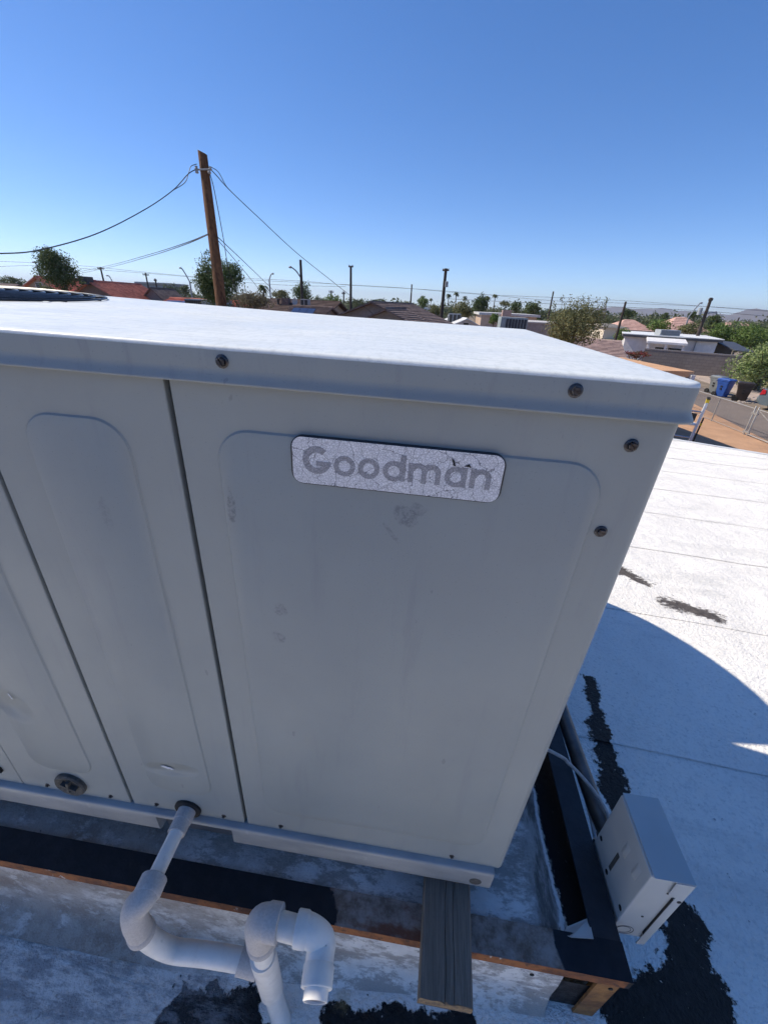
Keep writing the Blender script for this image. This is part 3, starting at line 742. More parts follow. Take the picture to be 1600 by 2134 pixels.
cdt = uthing('conduit', 'fat grey conduit running along the stand into the disconnect box', 'conduit', (.335, .7, -.24))
mb = MB(); cp = smoothp([uz(1160, 1450, -.185), uz(1190, 1540, -.185), uz(1232, 1660, -.185), uz(1254, 1716, -.190), uz(1262, 1740, -.215), (uz(1262, 1748, -.215) + Vector((0, 0, -.08)))], 6)
far = cp[0] + (cp[0] - cp[6]).normalized() * .6
mb.tube([far] + cp, .0235, 18); upart(mb, 'conduit_tube', M['conduit'], cdt, smooth=60)
cab = MB(); cpts = smoothp([(-.02, .42, -.06), uz(1155, 1570, -.10), uz(1185, 1592, -.115), uz(1215, 1622, -.13), uz(1245, 1660, -.145), uz(1262, 1690, -.155), uz(1268, 1710, -.16), uz(1268, 1740, -.17)], 6)
cab.tube(cpts, .0052, 10)
co_ = cab.build('flexible_cable', M['cable'], smooth=60); co_.matrix_basis = U.to_4x4(); tag(co_, 'thin pale cable curving from the air conditioner to the disconnect box', 'cable')
mb = MB(); wp = [uz(1192, 1585, -.20), uz(1205, 1620, -.20), uz(1225, 1680, -.20), uz(1240, 1748, -.20)]
mb.tube(smoothp(wp, 5), .006, 6); o = mb.build('membrane_strip', simple('white_strip', (.66, .66, .66))); o.matrix_basis = U.to_4x4(); tag(o, 'narrow white membrane strip between stand and conduit', 'roof strip')
# loose curl of tar membrane on the roof
mb = MB(); tp = [on_z(px, py, RZ + .012) for px, py in ((1312,1607),(1318,1605),(1316,1613),(1322,1620),(1327,1628),(1325,1638),(1322,1640))]
mb.tube(smoothp(tp, 4), [.003]*25, 6); o = mb.build('tar_curl', M['black'], smooth=60); tag(o, 'small black curl of tar standing on the shaded roof', 'tar curl')
# ------------------------------------------------------------------ ground, street, yard
def ground_mat(name, c1, c2, sc=1.2, bump=.5, speck=None):
    t = NT(name); c = t.mix(t.ramp(t.noise(sc, 5, .65), .35, .65), c1, c2)
    if speck: c = t.mix(t.ramp(t.noise(sc * 14, 3, .7), .56, .66, 0, .8), c, speck)
    return t.out(c, .95, t.bump(t.noise(sc * 9, 4, .7), bump, .05), .1)
GM = ground_mat('desert_gravel', (.27, .215, .17), (.20, .16, .125), .8, .6, (.15, .12, .095))
mb = MB(); e = [-9500, -400, -90, -30, 0, 30, 90, 400, 9500]
mb.loops([[(x, y, GZ) for x in e] for y in e], closed=False)
structure(mb.build('ground', GM))
def sheet(name, px, mat, h, ext=None):
    pts = [on_z(a, b, GZ) for a, b in px]; mb = MB(); mb.add([(p.x, p.y, GZ + h) for p in pts], [tuple(range(len(pts)))]); return structure(mb.build(name, mat))
fa, fb = on_z(1475, 812, GZ), on_z(1600, 862, GZ)
sd = (fb - fa).normalized(); sn = Vector((-sd.y, sd.x, 0));  sn = sn if sn.y < 0 else -sn        # towards the camera
street_w = (on_z(1530, 884, GZ) - fa).dot(sn)
if street_w < 0: sn = -sn; street_w = -street_w
def strip(name, d0, d1, h, mat, s0=-60, s1=40):
    mb = MB(); n = 24
    L = [[tuple(fa + sd * (s0 + (s1 - s0) * i / n) + sn * d + Vector((0, 0, h))) for i in range(n + 1)] for d in (d0, d1)]
    mb.loops(L, closed=False); return structure(mb.build(name, mat))
strip('street', 0, street_w, .006, ground_mat('dusty_asphalt', (.20, .165, .145), (.155, .13, .12), .5, .3, (.24, .2, .18)))
strip('yard', street_w, street_w + 9, .004, ground_mat('orange_sand', (.52, .31, .19), (.42, .25, .155), 1.1, .5, (.32, .2, .13)))
verge = strip('verge', -1.2, -8.5, .004, ground_mat('pink_gravel', (.50, .40, .33), (.38, .30, .25), 1.5, .7, (.28, .22, .19)))
strip('lawn', -4.5, -6.3, .009, ground_mat('dry_grass', (.17, .17, .07), (.30, .26, .15), 1.6, .7))

# ------------------------------------------------------------------ foliage
def leaf_mat(name, c1, c2, tr=.25):
    t = NT(name); rnd = t.n('ShaderNodeObjectInfo').outputs['Random']
    f = t.n('ShaderNodeTexNoise', {'Vector': t.coord(), 'Scale': 2.3, 'Detail': 3.0, 'Roughness': .75}).outputs['Fac']
    wn = t.n('ShaderNodeTexWhiteNoise', {'Vector': t.n('ShaderNodeVectorMath', {0: t.coord(5.0)}, operation='FLOOR').outputs[0]}).outputs['Value']
    c = t.mix(t.ramp(t.math('ADD', f, t.math('MULTIPLY', t.math('SUBTRACT', wn, .5), .35)), .32, .68), c1, c2)
    t.out(c, .6, None, .25)
    tl = t.n('ShaderNodeBsdfTranslucent', {'Color': c}); mx = t.n('ShaderNodeMixShader', {0: tr, 1: t.b.outputs[0], 2: tl.outputs[0]})
    t.t.links.new(mx.outputs[0], t.t.nodes['Material Output'].inputs['Surface']); return t.m
LEAF = {'dark': leaf_mat('dark_green_leaves', (0.054, 0.090, 0.034), (0.120, 0.150, 0.054)),
        'olive': leaf_mat('olive_leaves', (0.090, 0.102, 0.042), (0.228, 0.222, 0.102)),
        'bright': leaf_mat('bright_green_leaves', (0.072, 0.132, 0.030), (0.180, 0.240, 0.066)),
        'citrus': leaf_mat('glossy_light_leaves', (0.108, 0.168, 0.048), (0.324, 0.372, 0.156)),
        'dry': leaf_mat('brownish_leaves', (0.102, 0.078, 0.054), (0.204, 0.180, 0.108)),
        'red': leaf_mat('red_flower_leaves', (0.264, 0.036, 0.048), (0.120, 0.084, 0.036)),
        'orange': leaf_mat('orange_flowers', (0.540, 0.240, 0.060), (0.240, 0.192, 0.060)),
        'far': leaf_mat('far_green_leaves', (0.072, 0.096, 0.048), (0.132, 0.150, 0.078))}
BARK = simple('tree_bark', (.12, .085, .06), (.07, .05, .04), .95, 9, .5)
def crown_mesh(c, rx, ry, rz, n, leaf, seed, lobes=12, low=-.75):
    rd = random.Random(seed); c = Vector(c); mb = MB(); V = []; F = []
    LB = []
    for k in range(lobes):
        a = rd.uniform(0, 6.283); el = math.asin(rd.uniform(low, 1)); rr = rd.uniform(.35, .78)
        LB.append((Vector((rx*rr*math.cos(a)*math.cos(el), ry*rr*math.sin(a)*math.cos(el), rz*rr*math.sin(el))), rd.uniform(.28, .50)))
    LB += [(Vector((0, 0, 0)), .68)] * 4
    for i in range(n):
        lc, lr = LB[rd.randrange(len(LB))]
        d = Vector((rd.gauss(0, 1), rd.gauss(0, 1), rd.gauss(0, 1))).normalized()
        rad = lr * (rd.uniform(.72, 1.08) if rd.random() < .8 else rd.uniform(.2, 1.0)) * (1 + (rd.random() ** 6) * .35)
        p = c + lc + Vector((d.x*rx, d.y*ry, d.z*rz)) * rad
        u = (d + Vector((rd.gauss(0, .7), rd.gauss(0, .7), rd.gauss(0, .7)))).normalized()
        a = u.orthogonal().normalized(); b = u.cross(a); th = rd.uniform(0, 6.28); a, b = a*math.cos(th) + b*math.sin(th), b*math.cos(th) - a*math.sin(th)
        l = leaf * rd.uniform(.6, 1.3); wd = l * rd.uniform(.35, .6); k = len(V)
        V += [tuple(p - a*l*.5), tuple(p + b*wd*.5 + u*l*.08), tuple(p + a*l*.5), tuple(p - b*wd*.5 + u*l*.08)]; F.append((k, k+1, k+2, k+3))
    mb.v = V; mb.f = F; return mb
def raw_build(mb, name, mat, parent=None):
    me = bpy.data.meshes.new(name); me.from_pydata(mb.v, [], mb.f); me.materials.append(mat)
    o = bpy.data.objects.new(name, me); COL.objects.link(o)
    if parent: attach(o, parent)
    return o
_seed = [10]
def tree(name, label, cat, px, py, rxp, ryp, d, kind, n, leaf, group=None, trunk=True, lobes=12, depth_k=1.0):
    """crown centred on bearing px,py at depth d; radii given as apparent size"""
    _seed[0] += 7; s = d / FPX; c = at(px, py, d); rx = rxp * s; rz = ryp * s; rd = random.Random(_seed[0])
    base = Vector((c.x + rd.uniform(-.1, .1) * rx, c.y, GZ))
    t = thing(name, label, cat, base, group)
    raw_build(crown_mesh(c, rx, rx * depth_k, rz, n, leaf, _seed[0], lobes, -1.0), 'crown', LEAF[kind], t)
    mb = MB(); r0 = max(.05, rx * .075)
    mb.tube([base, base.lerp(c, .45) + Vector((rd.uniform(-.1, .1)*rx, 0, 0)), c + Vector((0, 0, -.1*rz))], [r0, r0 * .7, r0 * .35], 7)
    for k in range(6):
        a = rd.uniform(0, 6.28); st_ = base.lerp(c, rd.uniform(.4, .85)); en = c + Vector((math.cos(a)*rx*.7, math.sin(a)*rx*.6, rd.uniform(-.1, .7)*rz))
        mb.tube([st_, st_.lerp(en, .5) + Vector((0, 0, .08*rz)), en], [r0*.45, r0*.3, r0*.12], 5)
    mb.build('trunk', BARK, t)
    return t
def palm(label, px, py, d, rp, group):
    _seed[0] += 3; rd = random.Random(_seed[0]); c = at(px, py, d); s = d / FPX; r = rp * s
    t = thing('palm_tree', label, 'palm tree', (c.x, c.y, GZ), group)
    mb = MB(); mb.tube([(c.x, c.y, GZ), (c.x + .05*r, c.y, c.z)], [r*.16, r*.10], 7); mb.build('trunk', BARK, t)
    mb = MB(); V = []; F = []
    for k in range(34):
        a = rd.uniform(0, 6.28); up = rd.uniform(-1.0, .9); n = 6; prev = None
        for i in range(n + 1):
            q = i / n; rad = r * q * (1 - .15 * abs(up)); z = r * (up * q * .9 - .75 * q * q * (1 if up > -.3 else .4))
            p = c + Vector((math.cos(a)*rad*math.cos(up*.7), math.sin(a)*rad*math.cos(up*.7), z)); sd_ = Vector((-math.sin(a), math.cos(a), 0)) * r * .17 * math.sin(math.pi * (.12 + .86*q))
            V += [tuple(p - sd_ + Vector((0, 0, -r*.05))), tuple(p), tuple(p + sd_ + Vector((0, 0, -r*.05)))]
            if prev is not None:
                k0 = prev; k1 = len(V) - 3; F += [(k0, k0+1, k1+1, k1), (k0+1, k0+2, k1+2, k1+1)]
            prev = len(V) - 3
    mb.v = V; mb.f = F; raw_build(mb, 'fronds', LEAF['far'] if rp < 14 else LEAF['dark'], t); return t

# ------------------------------------------------------------------ utility poles, street lights, wires
WIRE = simple('weathered_black_wire', (.035, .037, .045), rough=.6)
INS = simple('grey_insulator', (.30, .31, .33), (.2, .2, .22), .4, 20)
def far_pole(label, px, py, d, rp=3.0, arm=0, drum=None, lamp=None, group='far utility poles', arm_y=6, yaw=0, mat=None):
    top = at(px, py, d); s = d / FPX; r = rp * s
    t = thing('utility_pole', label, 'utility pole', (top.x, top.y, GZ), group)
    mb = MB(); mb.tube([(top.x, top.y, GZ), tuple(top)], [r * 1.25, r * .85], 10); mb.build('post', mat or M['pole_grey'], t, smooth=60)
    cx = Vector((math.cos(yaw), math.sin(yaw), 0))
    if arm:
        c = top - Vector((0, 0, arm_y * s)); h = cx * arm * s; mb = MB(); mb.tube([tuple(c - h), tuple(c + h)], r * .55, 6); mb.build('crossarm', M['pole_grey'], t)
        for k in (-.9, -.45, .45, .9):
            q = c + h * k; mb = MB(); mb.tube([tuple(q), tuple(q + Vector((0, 0, 3.2 * s)))], [r*.35, r*.25], 6); mb.build('insulator', INS, t)
    if drum:
        dx, dy, rr, hh = drum; c = top + cx * dx * s - Vector((0, 0, dy * s)); mb = MB()
        mb.tube([tuple(c - Vector((0, 0, hh*s))), tuple(c - Vector((0, 0, hh*s*.97))), tuple(c), tuple(c + Vector((0, 0, rr*.25*s)))], [rr*s*.8, rr*s, rr*s, rr*s*.55], 12); mb.build('transformer', simple('grey_transformer', (.34, .36, .38)), t, smooth=40)
    if lamp:
        dx, dy, up = lamp; a = top - Vector((0, 0, dy * s)); b = a + cx * dx * s + Vector((0, 0, up * s)); mb = MB()
        mb.tube(smoothp([a, a.lerp(b, .5) + Vector((0, 0, abs(up)*.15*s)), b], 5), r * .45, 6); mb.build('lamp_arm', INS, t)
        e_ = b + cx * (1 if dx > 0 else -1) * 6 * s; mb = MB(); mb.tube([tuple(b), tuple(b.lerp(e_, .4)), tuple(e_)], [r*.5, r*.9, r*.4], 7); mb.build('lamp_head', INS, t)
    return t
def street_light(label, px, py, d, h_px=50, reach=-9, rp=1.5):
    top = at(px, py, d); s = d / FPX; r = rp * s
    p0 = top + CR * (-reach) * s; p0 = Vector((p0.x, p0.y, top.z - abs(reach) * 1.9 * s))
    t = thing('street_light', label, 'street light', (p0.x, p0.y, GZ), 'street lights over the houses')
    mb = MB(); mb.tube([(p0.x, p0.y, GZ), tuple(p0)] , [r*1.2, r], 8); mb.build('post', INS, t, smooth=60)
    mb = MB(); mb.tube(smoothp([p0, p0.lerp(top, .55) + Vector((0, 0, 1.5*s)), top], 5), r*.75, 6); mb.build('arm', INS, t)
    e_ = top + CR * (5 * s if reach > 0 else -5 * s); mb = MB(); mb.tube([tuple(top), tuple(top.lerp(e_, .5)), tuple(e_)], [r*.6, r*1.3, r*.5], 7); mb.build('lamp_head', INS, t)
    return t
def wire(label, pts, r=.010, name='overhead_wire', group=None):
    P3 = smoothp([at(*p) for p in pts], 8); mb = MB(); mb.tube(P3, r, 5)
    return tag(mb.build(name, WIRE, smooth=60), label, 'wire', group)

# main leaning pole
pt, pbm = at(421, 312, 12.0), at(462, 640, 12.6)
ax_ = (pt - pbm).normalized(); pg = pbm + ax_ * ((GZ - pbm.z) / ax_.z)
mp = thing('utility_pole', 'tall leaning brown wooden utility pole with service wires', 'utility pole', pg)
mb = MB(); n = 26; L = []
rdp = random.Random(4)
for i in range(31):
    t_ = i / 30; c = pg.lerp(pt, t_); r = .195 - .070 * t_
    rr = [r * (1 + .05 * mnoise.noise(Vector((math.cos(a*6.283/n)*2, math.sin(a*6.283/n)*2, t_*9)))) for a in range(n)]
    row = [c + Vector((rr[a] * math.cos(a*6.283/n), rr[a] * math.sin(a*6.283/n), (-.10 * (math.cos(a*6.283/n) + 1) * .5 if i == 30 else 0))) for a in range(n)]
    L.append(row)
mb.loops(L, True, False, True); mb.build('post', M['pole'], mp, smooth=50)
hw_ = at(424, 350, 11.85)
for k, (px, py) in enumerate(((409, 349), (410, 356), (438, 350), (436, 357))):
    c = at(px, py, 11.9); mb = MB(); mb.tube([c + Vector((0, 0, -.05)), c + Vector((0, 0, -.02)), c + Vector((0, 0, .0)), c + Vector((0, 0, .04))], [.04, .055, .035, .045], 8); mb.build('insulator', INS, mp, smooth=50)
mb = MB(); mb.tube([at(406, 353, 11.95), at(441, 352, 11.95)], .022, 6); mb.build('bracket', INS, mp)
wire('twisted service wire sagging from the leaning pole to the left edge', [(-60, 530, 7.5), (0, 528, 7.8), (80, 521, 8.4), (200, 487, 9.4), (300, 437, 10.4), (360, 396, 11.2), (392, 362, 11.7), (409, 352, 11.9)], .012)
wire('loose loop of wire beside the top of the leaning pole', [(360, 396, 11.2), (385, 380, 11.6), (393, 360, 11.75), (398, 346, 11.8), (410, 341, 11.9)], .010)
wire('heavy service wire dropping right from the pole towards the brown house', [(436, 349, 11.95), (452, 366, 12.4), (480, 397, 13.3), (540, 454, 15.5), (620, 528, 18.5), (700, 592, 22), (760, 640, 25), (800, 672, 27)], .013)
wire('second loop of wire at the right of the pole top', [(438, 347, 11.9), (455, 358, 12.1), (470, 385, 12.9), (480, 397, 13.3)], .010)
wire('service drop hanging almost straight down right of the pole', [(436, 358, 11.95), (444, 385, 12.3), (455, 440, 13.0), (466, 500, 13.8), (476, 560, 14.5), (490, 600, 15.2), (498, 640, 15.8)], .012)
wire('upper of two telephone wires left of the pole', [(434, 487, 12.2), (380, 508, 17), (310, 530, 26), (230, 552, 42), (160, 567, 62)], .016)
wire('lower of two telephone wires left of the pole', [(434, 488, 12.2), (380, 511, 17), (310, 534, 26), (230, 556, 42), (150, 573, 62)], .016)
wire('upper telephone wire running right from the middle of the pole', [(452, 492, 12.2), (500, 537, 16), (560, 595, 24), (620, 655, 32)], .013)
wire('lower telephone wire running right from the middle of the pole', [(452, 498, 12.2), (480, 530, 14), (530, 590, 20), (570, 640, 25)], .011)
for k, (ya, yb, yc, yd) in enumerate(((541, 556, 575, 588), (556, 551, 565, 573), (605, 600, 612, 618))): pass
FARW = [[(-80, 541, 150), (150, 552, 150), (420, 577, 150), (800, 597, 150), (1000, 613, 150), (1300, 626, 150), (1680, 655, 150)],
        [(-80, 560, 140), (70, 553, 140), (210, 562, 140), (400, 577, 140), (560, 592, 140), (720, 597, 140)],
        [(420, 575, 145), (620, 585, 145), (730, 594, 145), (930, 606, 145), (1150, 626, 145), (1320, 632, 145), (1500, 640, 145), (1700, 655, 145)],
        [(930, 622, 120), (1150, 633, 120), (1305, 640, 120), (1470, 648, 120), (1700, 668, 120)]]
for k, w_ in enumerate(FARW): wire(['highest thin power line across the whole horizon', 'thin power line over the red roofs at left', 'second thin power line right of the leaning pole', 'lowest thin power line right of the transformer pole'][k], w_, .045, 'power_line', 'far power lines')

far_pole('far pole with short crossarm above the red tiled roof', 209, 556, 75, 1.8, 6, arm_y=3, yaw=.3)
far_pole('farthest pole with two crossarms left of the big bush', 303, 568, 110, 1.6, 6, arm_y=4, yaw=.2)
far_pole('short far pole beside the distant block building', 323, 580, 130, 1.6, 3, arm_y=4)
far_pole('dark bare pole carrying a street lamp arm left of centre', 626, 541, 40, 3.0, 0, lamp=(-20, 34, 20))
far_pole('dark pole with short cap arm near the centre', 731, 554, 42, 2.6, 5, arm_y=1)
far_pole('thin steel pole right of the brown shingle roof', 858, 592, 60, 1.6, 0)
far_pole('tall pole with transformer right of the brown roof', 929, 559, 34, 3.6, 7, drum=(5, 24, 3.4, 10), arm_y=3, yaw=-.5)
far_pole('thin far pole rising left of the leafy bush', 1153, 607, 55, 1.7, 0)
far_pole('leaning looking bare pole left of the white flat roofed house', 1304, 628, 34, 2.4, 0)
far_pole('pole with white transformer behind the white flat roofed house', 1482, 620, 40, 3.2, 4, drum=(-13, 20, 4.2, 13), lamp=(16, 30, 3), arm_y=4)
far_pole('tiny pole with crossarm far behind the dark bushy tree', 690, 605, 130, 1.5, 5, arm_y=3)
far_pole('tiny pole far behind beside the round green tree', 716, 607, 120, 1.5, 4, arm_y=4)
far_pole('tiny distant pole at the right behind the tree mass', 1540, 661, 130, 1.4, 0)
street_light('curved street light left of the tall leaning tree', 72, 546, 70, reach=-3)
street_light('curved street light between red roof and leafy tree', 378, 558, 55, reach=-13)
street_light('curved street light right of the palm', 566, 570, 55, reach=6)
street_light('small street light above the red tiled roof', 226, 574, 110, reach=-5, rp=1.2)
street_light('tall street light left of the transformer pole at right', 1459, 631, 50, reach=14)

# ------------------------------------------------------------------ buildings
def roof_tile_mat(name, c1, c2, sc, sy):
    t = NT(name)
    v = t.n('ShaderNodeTexVoronoi', {'Vector': t.coord((sc, sc, sc)), 'Scale': 1.0}, feature='F1').outputs['Color']
    f = t.n('ShaderNodeSeparateColor', {0: v}).outputs[0]
    c = t.mix(t.ramp(f, .1, .9), c1, c2); c = t.mix(t.ramp(t.noise(.5, 4), .4, .7, 0, .4), c, tuple(x*.6 for x in c1))
    return t.out(c, .85, t.bump(t.noise(sc*2, 3), .4, .03), .2)
TILE_RED = roof_tile_mat('red_clay_tile', (.68, .25, .17), (.48, .16, .11), 3.2, 1)
TILE_PINK = roof_tile_mat('pink_tile', (.60, .38, .31), (.48, .29, .24), 2.5, 1)
SHINGLE = roof_tile_mat('brown_shingle', (.235, .17, .145), (.15, .105, .09), 3.0, 1)
SHINGLE2 = roof_tile_mat('faded_pink_shingle', (.56, .40, .335), (.40, .285, .245), 3.5, 1)
STUCCO = simple('tan_stucco', (.42, .335, .26), (.37, .30, .235), .9, 4, .2)
STUCCO_L = simple('cream_stucco', (.62, .54, .43), (.55, .48, .39), .9, 4, .2)
WHITEW = simple('white_painted_wall', (.74, .72, .72), (.62, .60, .60), .9, 1.5, .2)
DARKF = simple('dark_trim', (.05, .045, .042), rough=.7)
GLASS = simple('dark_window_glass', (.02, .024, .03), rough=.08, spec=.8)
SOLAR = simple('solar_cell_glass', (.03, .04, .09), (.022, .03, .07), .12, 2, 0, 0, .8)
def frame2(o, yaw): return Matrix.Translation(Vector((o.x, o.y, 0))) @ Matrix.Rotation(yaw, 4, 'Z')
def gable_roof(mb, L, W, z0, h, over, thick, M4, courses=14, hip=0.0):
    """stepped courses on both slopes; local x along the ridge from 0 to L"""
    for sg in (-1, 1):
        for k in range(courses):
            a0, a1 = k / courses, (k + 1) / courses
            def P_(u, a, lift):
                half = W / 2 + over; y = sg * half * (1 - a); z = z0 - h * over / (W / 2) + (h + h * over / (W / 2)) * a + lift
                x0 = -over + hip * a; x1 = L + over - hip * a
                return M4 @ Vector((x0 + (x1 - x0) * u, y, z))
            n = 1
            A = [P_(0, a0, thick * 1.0), P_(1, a0, thick * 1.0), P_(1, a1, thick * .35), P_(0, a1, thick * .35)]
            B = [P_(0, a0, -thick * .6), P_(1, a0, -thick * .6), P_(1, a1, -thick * .6), P_(0, a1, -thick * .6)]
            mb.add(A + B, [(0, 1, 2, 3), (7, 6, 5, 4), (0, 4, 5, 1), (1, 5, 6, 2), (3, 2, 6, 7), (0, 3, 7, 4)])
    if hip > 0:
        for (xe, xi) in ((-over, -over + hip), (L + over, L + over - hip)):
            hf = W / 2 + over; zb_ = z0 - h * over / (W / 2)
            mb.add([M4 @ Vector(p) for p in ((xe, -hf, zb_ + thick), (xe, hf, zb_ + thick), (xi, 0, z0 + h + thick * .35))], [(0, 1, 2)])
    else:
        mb.tube([M4 @ Vector((-over, 0, z0 + h + thick * .5)), M4 @ Vector((L + over, 0, z0 + h + thick * .5))], thick * 1.1, 6)
def gable_house(name, label, o, yaw, L, W, eave, h, wall, roof, over=.45, cat='house', courses=14, hip=0, windows=(), thick=.07):
    M4 = frame2(o, yaw); t = thing(name, label, cat, (o.x, o.y, GZ))
    mb = MB(); mb.loops([[M4 @ Vector(p) for p in ((0, -W/2, z), (L, -W/2, z), (L, W/2, z), (0, W/2, z))] for z in (GZ, eave)], True)
    if not hip:
        for x in (0, L): mb.add([M4 @ Vector((x, -W/2, eave)), M4 @ Vector((x, W/2, eave)), M4 @ Vector((x, 0, eave + h))], [(0, 1, 2)])
    mb.build('wall', wall, t)
    mb = MB(); gable_roof(mb, L, W, eave + .02, h, over, thick, M4, courses, hip); mb.build('roof', roof, t)
    for (side, u, z, w_, hh) in windows:
        if side == 'g': loc = M4 @ Matrix.Translation((-.03, u, z)); bx_ = (-.02, .02, -w_/2, w_/2, -hh/2, hh/2)
        else: loc = M4 @ Matrix.Translation((u, -W/2 - .03, z)); bx_ = (-w_/2, w_/2, -.02, .02, -hh/2, hh/2)
        mb = MB(); mb.box(*bx_, loc); fr_ = mb.build('window', WHITEW, t)
        k = .84; mb = MB(); mb.box(*(b * (1.2 if i // 2 == (0 if side == 'g' else 1) else k) for i, b in enumerate(bx_)), loc); mb.build('pane', GLASS, fr_)
    return t
def top_at(px, py, d): return at(px, py, d)
# red tiled house
A = at(80, 577, 45); yw_ = R(88)
h1 = gable_house('house', 'tan stucco house with red clay tile roof at far left', A, yw_, 7.6, 6.6, A.z - 1.75, 1.72, STUCCO, TILE_RED, .5, courses=20, windows=(('g', .2, A.z - .85, .9, .7),), thick=.11)
B = at(190, 586, 44)
gable_house('house', 'red clay tile roofed house wing right of the rooftop cooler', B, yw_, 7.4, 6.2, B.z - 1.65, 1.62, simple('dark_brown_stucco', (.20, .13, .10)), TILE_RED, .5, courses=20, thick=.11)  # wall in a darker brown, low contrast against the red tiles
def roof_unit(label, px, py, d, w_, dp, hh, mat, legs=True, slats=5):
    c = at(px, py, d); t = thing('rooftop_cooler', label, 'rooftop cooler', (c.x, c.y, c.z - hh))
    mb = MB(); mb.box(c.x - w_/2, c.x + w_/2, c.y - dp/2, c.y + dp/2, c.z - hh, c.z); mb.build('cabinet', mat, t, bevel=.02)
    for k in range(slats):
        x = c.x - w_/2 + w_ * (k + .5) / slats; mb = MB(); mb.box(x - w_/slats*.36, x + w_/slats*.36, c.y - dp/2 - .02, c.y - dp/2 - .002, c.z - hh*.88, c.z - hh*.12); mb.build('louvre_panel', DARKF, t)
    return t
roof_unit('dark rooftop cooler between the two red tiled roofs', 177, 576, 43.5, 1.0, 1.0, .75, simple('dark_cooler', (.055, .05, .05)), slats=4)
gable_house('house', 'small grey gabled house right of the red roofs', at(316, 599, 48), R(75), 3, 3.6, at(312, 599, 48).z - 1.3, 1.25, simple('grey_siding', (.27, .25, .23)), SHINGLE, .3)
# left-edge roof
gable_house('house', 'low brown roofed house at the left edge', at(-90, 590, 36), R(5), 5.2, 6, at(-60, 590, 36).z - .9, .9, STUCCO, simple('dull_pink_roof', (.30, .20, .17)), .4)
# solar roofed house low behind the unit
C_ = at(322, 622, 24)
sh = gable_house('house', 'low red roofed house with solar panels behind the pole', C_ + Vector((0, 2.2, 0)), R(-3), 4.2, 5.0, C_.z - .62, .62, STUCCO, TILE_RED, .4)
for k in range(3):
    x = C_.x + .25 + k * .95; M4 = Matrix.Translation((x, C_.y + .35, C_.z - .28)) @ Matrix.Rotation(R(17), 4, 'X'); mb = MB(); mb.box(0, .9, -.6, .6, 0, .05, M4)
    pn = mb.build('solar_panel', SOLAR, sh)
D_ = at(384, 622, 23)
cn = thing('corrugated_shed', 'low corrugated dark and pale shed left of the leaning pole', 'shed', (D_.x + .8, D_.y, GZ))
mb = MB(); mb.box(D_.x, D_.x + 1.85, D_.y, D_.y + 2, GZ, D_.z); mb.build('body', simple('shed_grey', (.36, .37, .38)), cn)
for k in range(9):
    x = D_.x + .04 + k * .11; mb = MB(); mb.box(x, x + .075, D_.y - .05, D_.y - .003, D_.z - 1.2, D_.z - .06); mb.build('corrugation', DARKF, cn)
# grey block building far behind
mb = MB(); q = at(285, 590, 140); q2_ = at(352, 603, 140); mb.box(q.x, q2_.x, q.y, q.y + 12, GZ, q.z); bb = thing('long_building', 'long pale grey building far behind the red roofs', 'building', (q.x, q.y, GZ)); mb.build('wall', simple('grey_block', (.30, .30, .30)), bb)
mb = MB(); mb.box(q.x - .5, q2_.x + .5, q.y - .5, q.y + 12.5, q.z, q.z + .5); mb.build('roof', simple('grey_roof', (.42, .41, .40)), bb)
# brown roofed house left of centre
E_ = at(556, 622, 34)
bh = gable_house('house', 'dark brown roofed house with rooftop cooler and chimney', E_ + Vector((0, 2, 0)), R(-8), 5.6, 7.5, E_.z - 1.25, 1.2, STUCCO, roof_tile_mat('dark_brown_shingle', (.135, .09, .075), (.09, .06, .052), 3, 1), .5)
mb = MB(); c = at(596, 621, 34.5); mb.box(c.x - .3, c.x + .3, c.y - .3, c.y + .3, c.z - .8, c.z); mb.build('chimney', simple('brown_brick', (.17, .1, .08)), bh)
mb = MB(); c = at(579, 622, 34.5); mb.tube([(c.x, c.y, c.z - .7), (c.x, c.y, c.z - .12), (c.x, c.y, c.z - .11), (c.x, c.y, c.z)], [.09, .09, .2, .16], 10); mb.build('roof_vent', DARKF, bh)
roof_unit('dark square rooftop cooler on the dark brown roof', 636, 623, 32, .62, .7, .52, simple('pale_cooler', (.40, .37, .35)), slats=2)
mb = MB(); c = at(614, 628, 32); n = 18
dish = thing('satellite_dish', 'pale satellite dish on the dark brown roof', 'satellite dish', (c.x, c.y, c.z - .4))
mb.loops([[tuple(c + Vector((r*math.cos(2*math.pi*i/n), dz + r*.1*math.sin(2*math.pi*i/n), r*math.sin(2*math.pi*i/n)))) for i in range(n)] for r, dz in ((.24, 0), (.16, .04), (.02, .06))], True, False, True); mb.build('reflector', simple('dish_grey', (.42, .42, .42)), dish, smooth=50)
mb = MB(); mb.tube([tuple(c + Vector((0, .06, 0))), tuple(c + Vector((0, .1, -.45)))], .025, 6); mb.build('mast', INS, dish)
F_ = at(606, 640, 27)
sh2 = gable_house('house', 'low roof with blue solar panels in front of the brown house', F_ + Vector((-.3, 2.2, 0)), R(-6), 2.4, 4.4, F_.z - .6, .62, STUCCO, SHINGLE, .3)
for k in range(3):
    M4 = Matrix.Translation((F_.x + k * .52, F_.y + .2, F_.z - .22)) @ Matrix.Rotation(R(20), 4, 'X'); mb = MB(); mb.box(0, .49, -.5, .45, 0, .05, M4); mb.build('solar_panel', SOLAR, sh2)
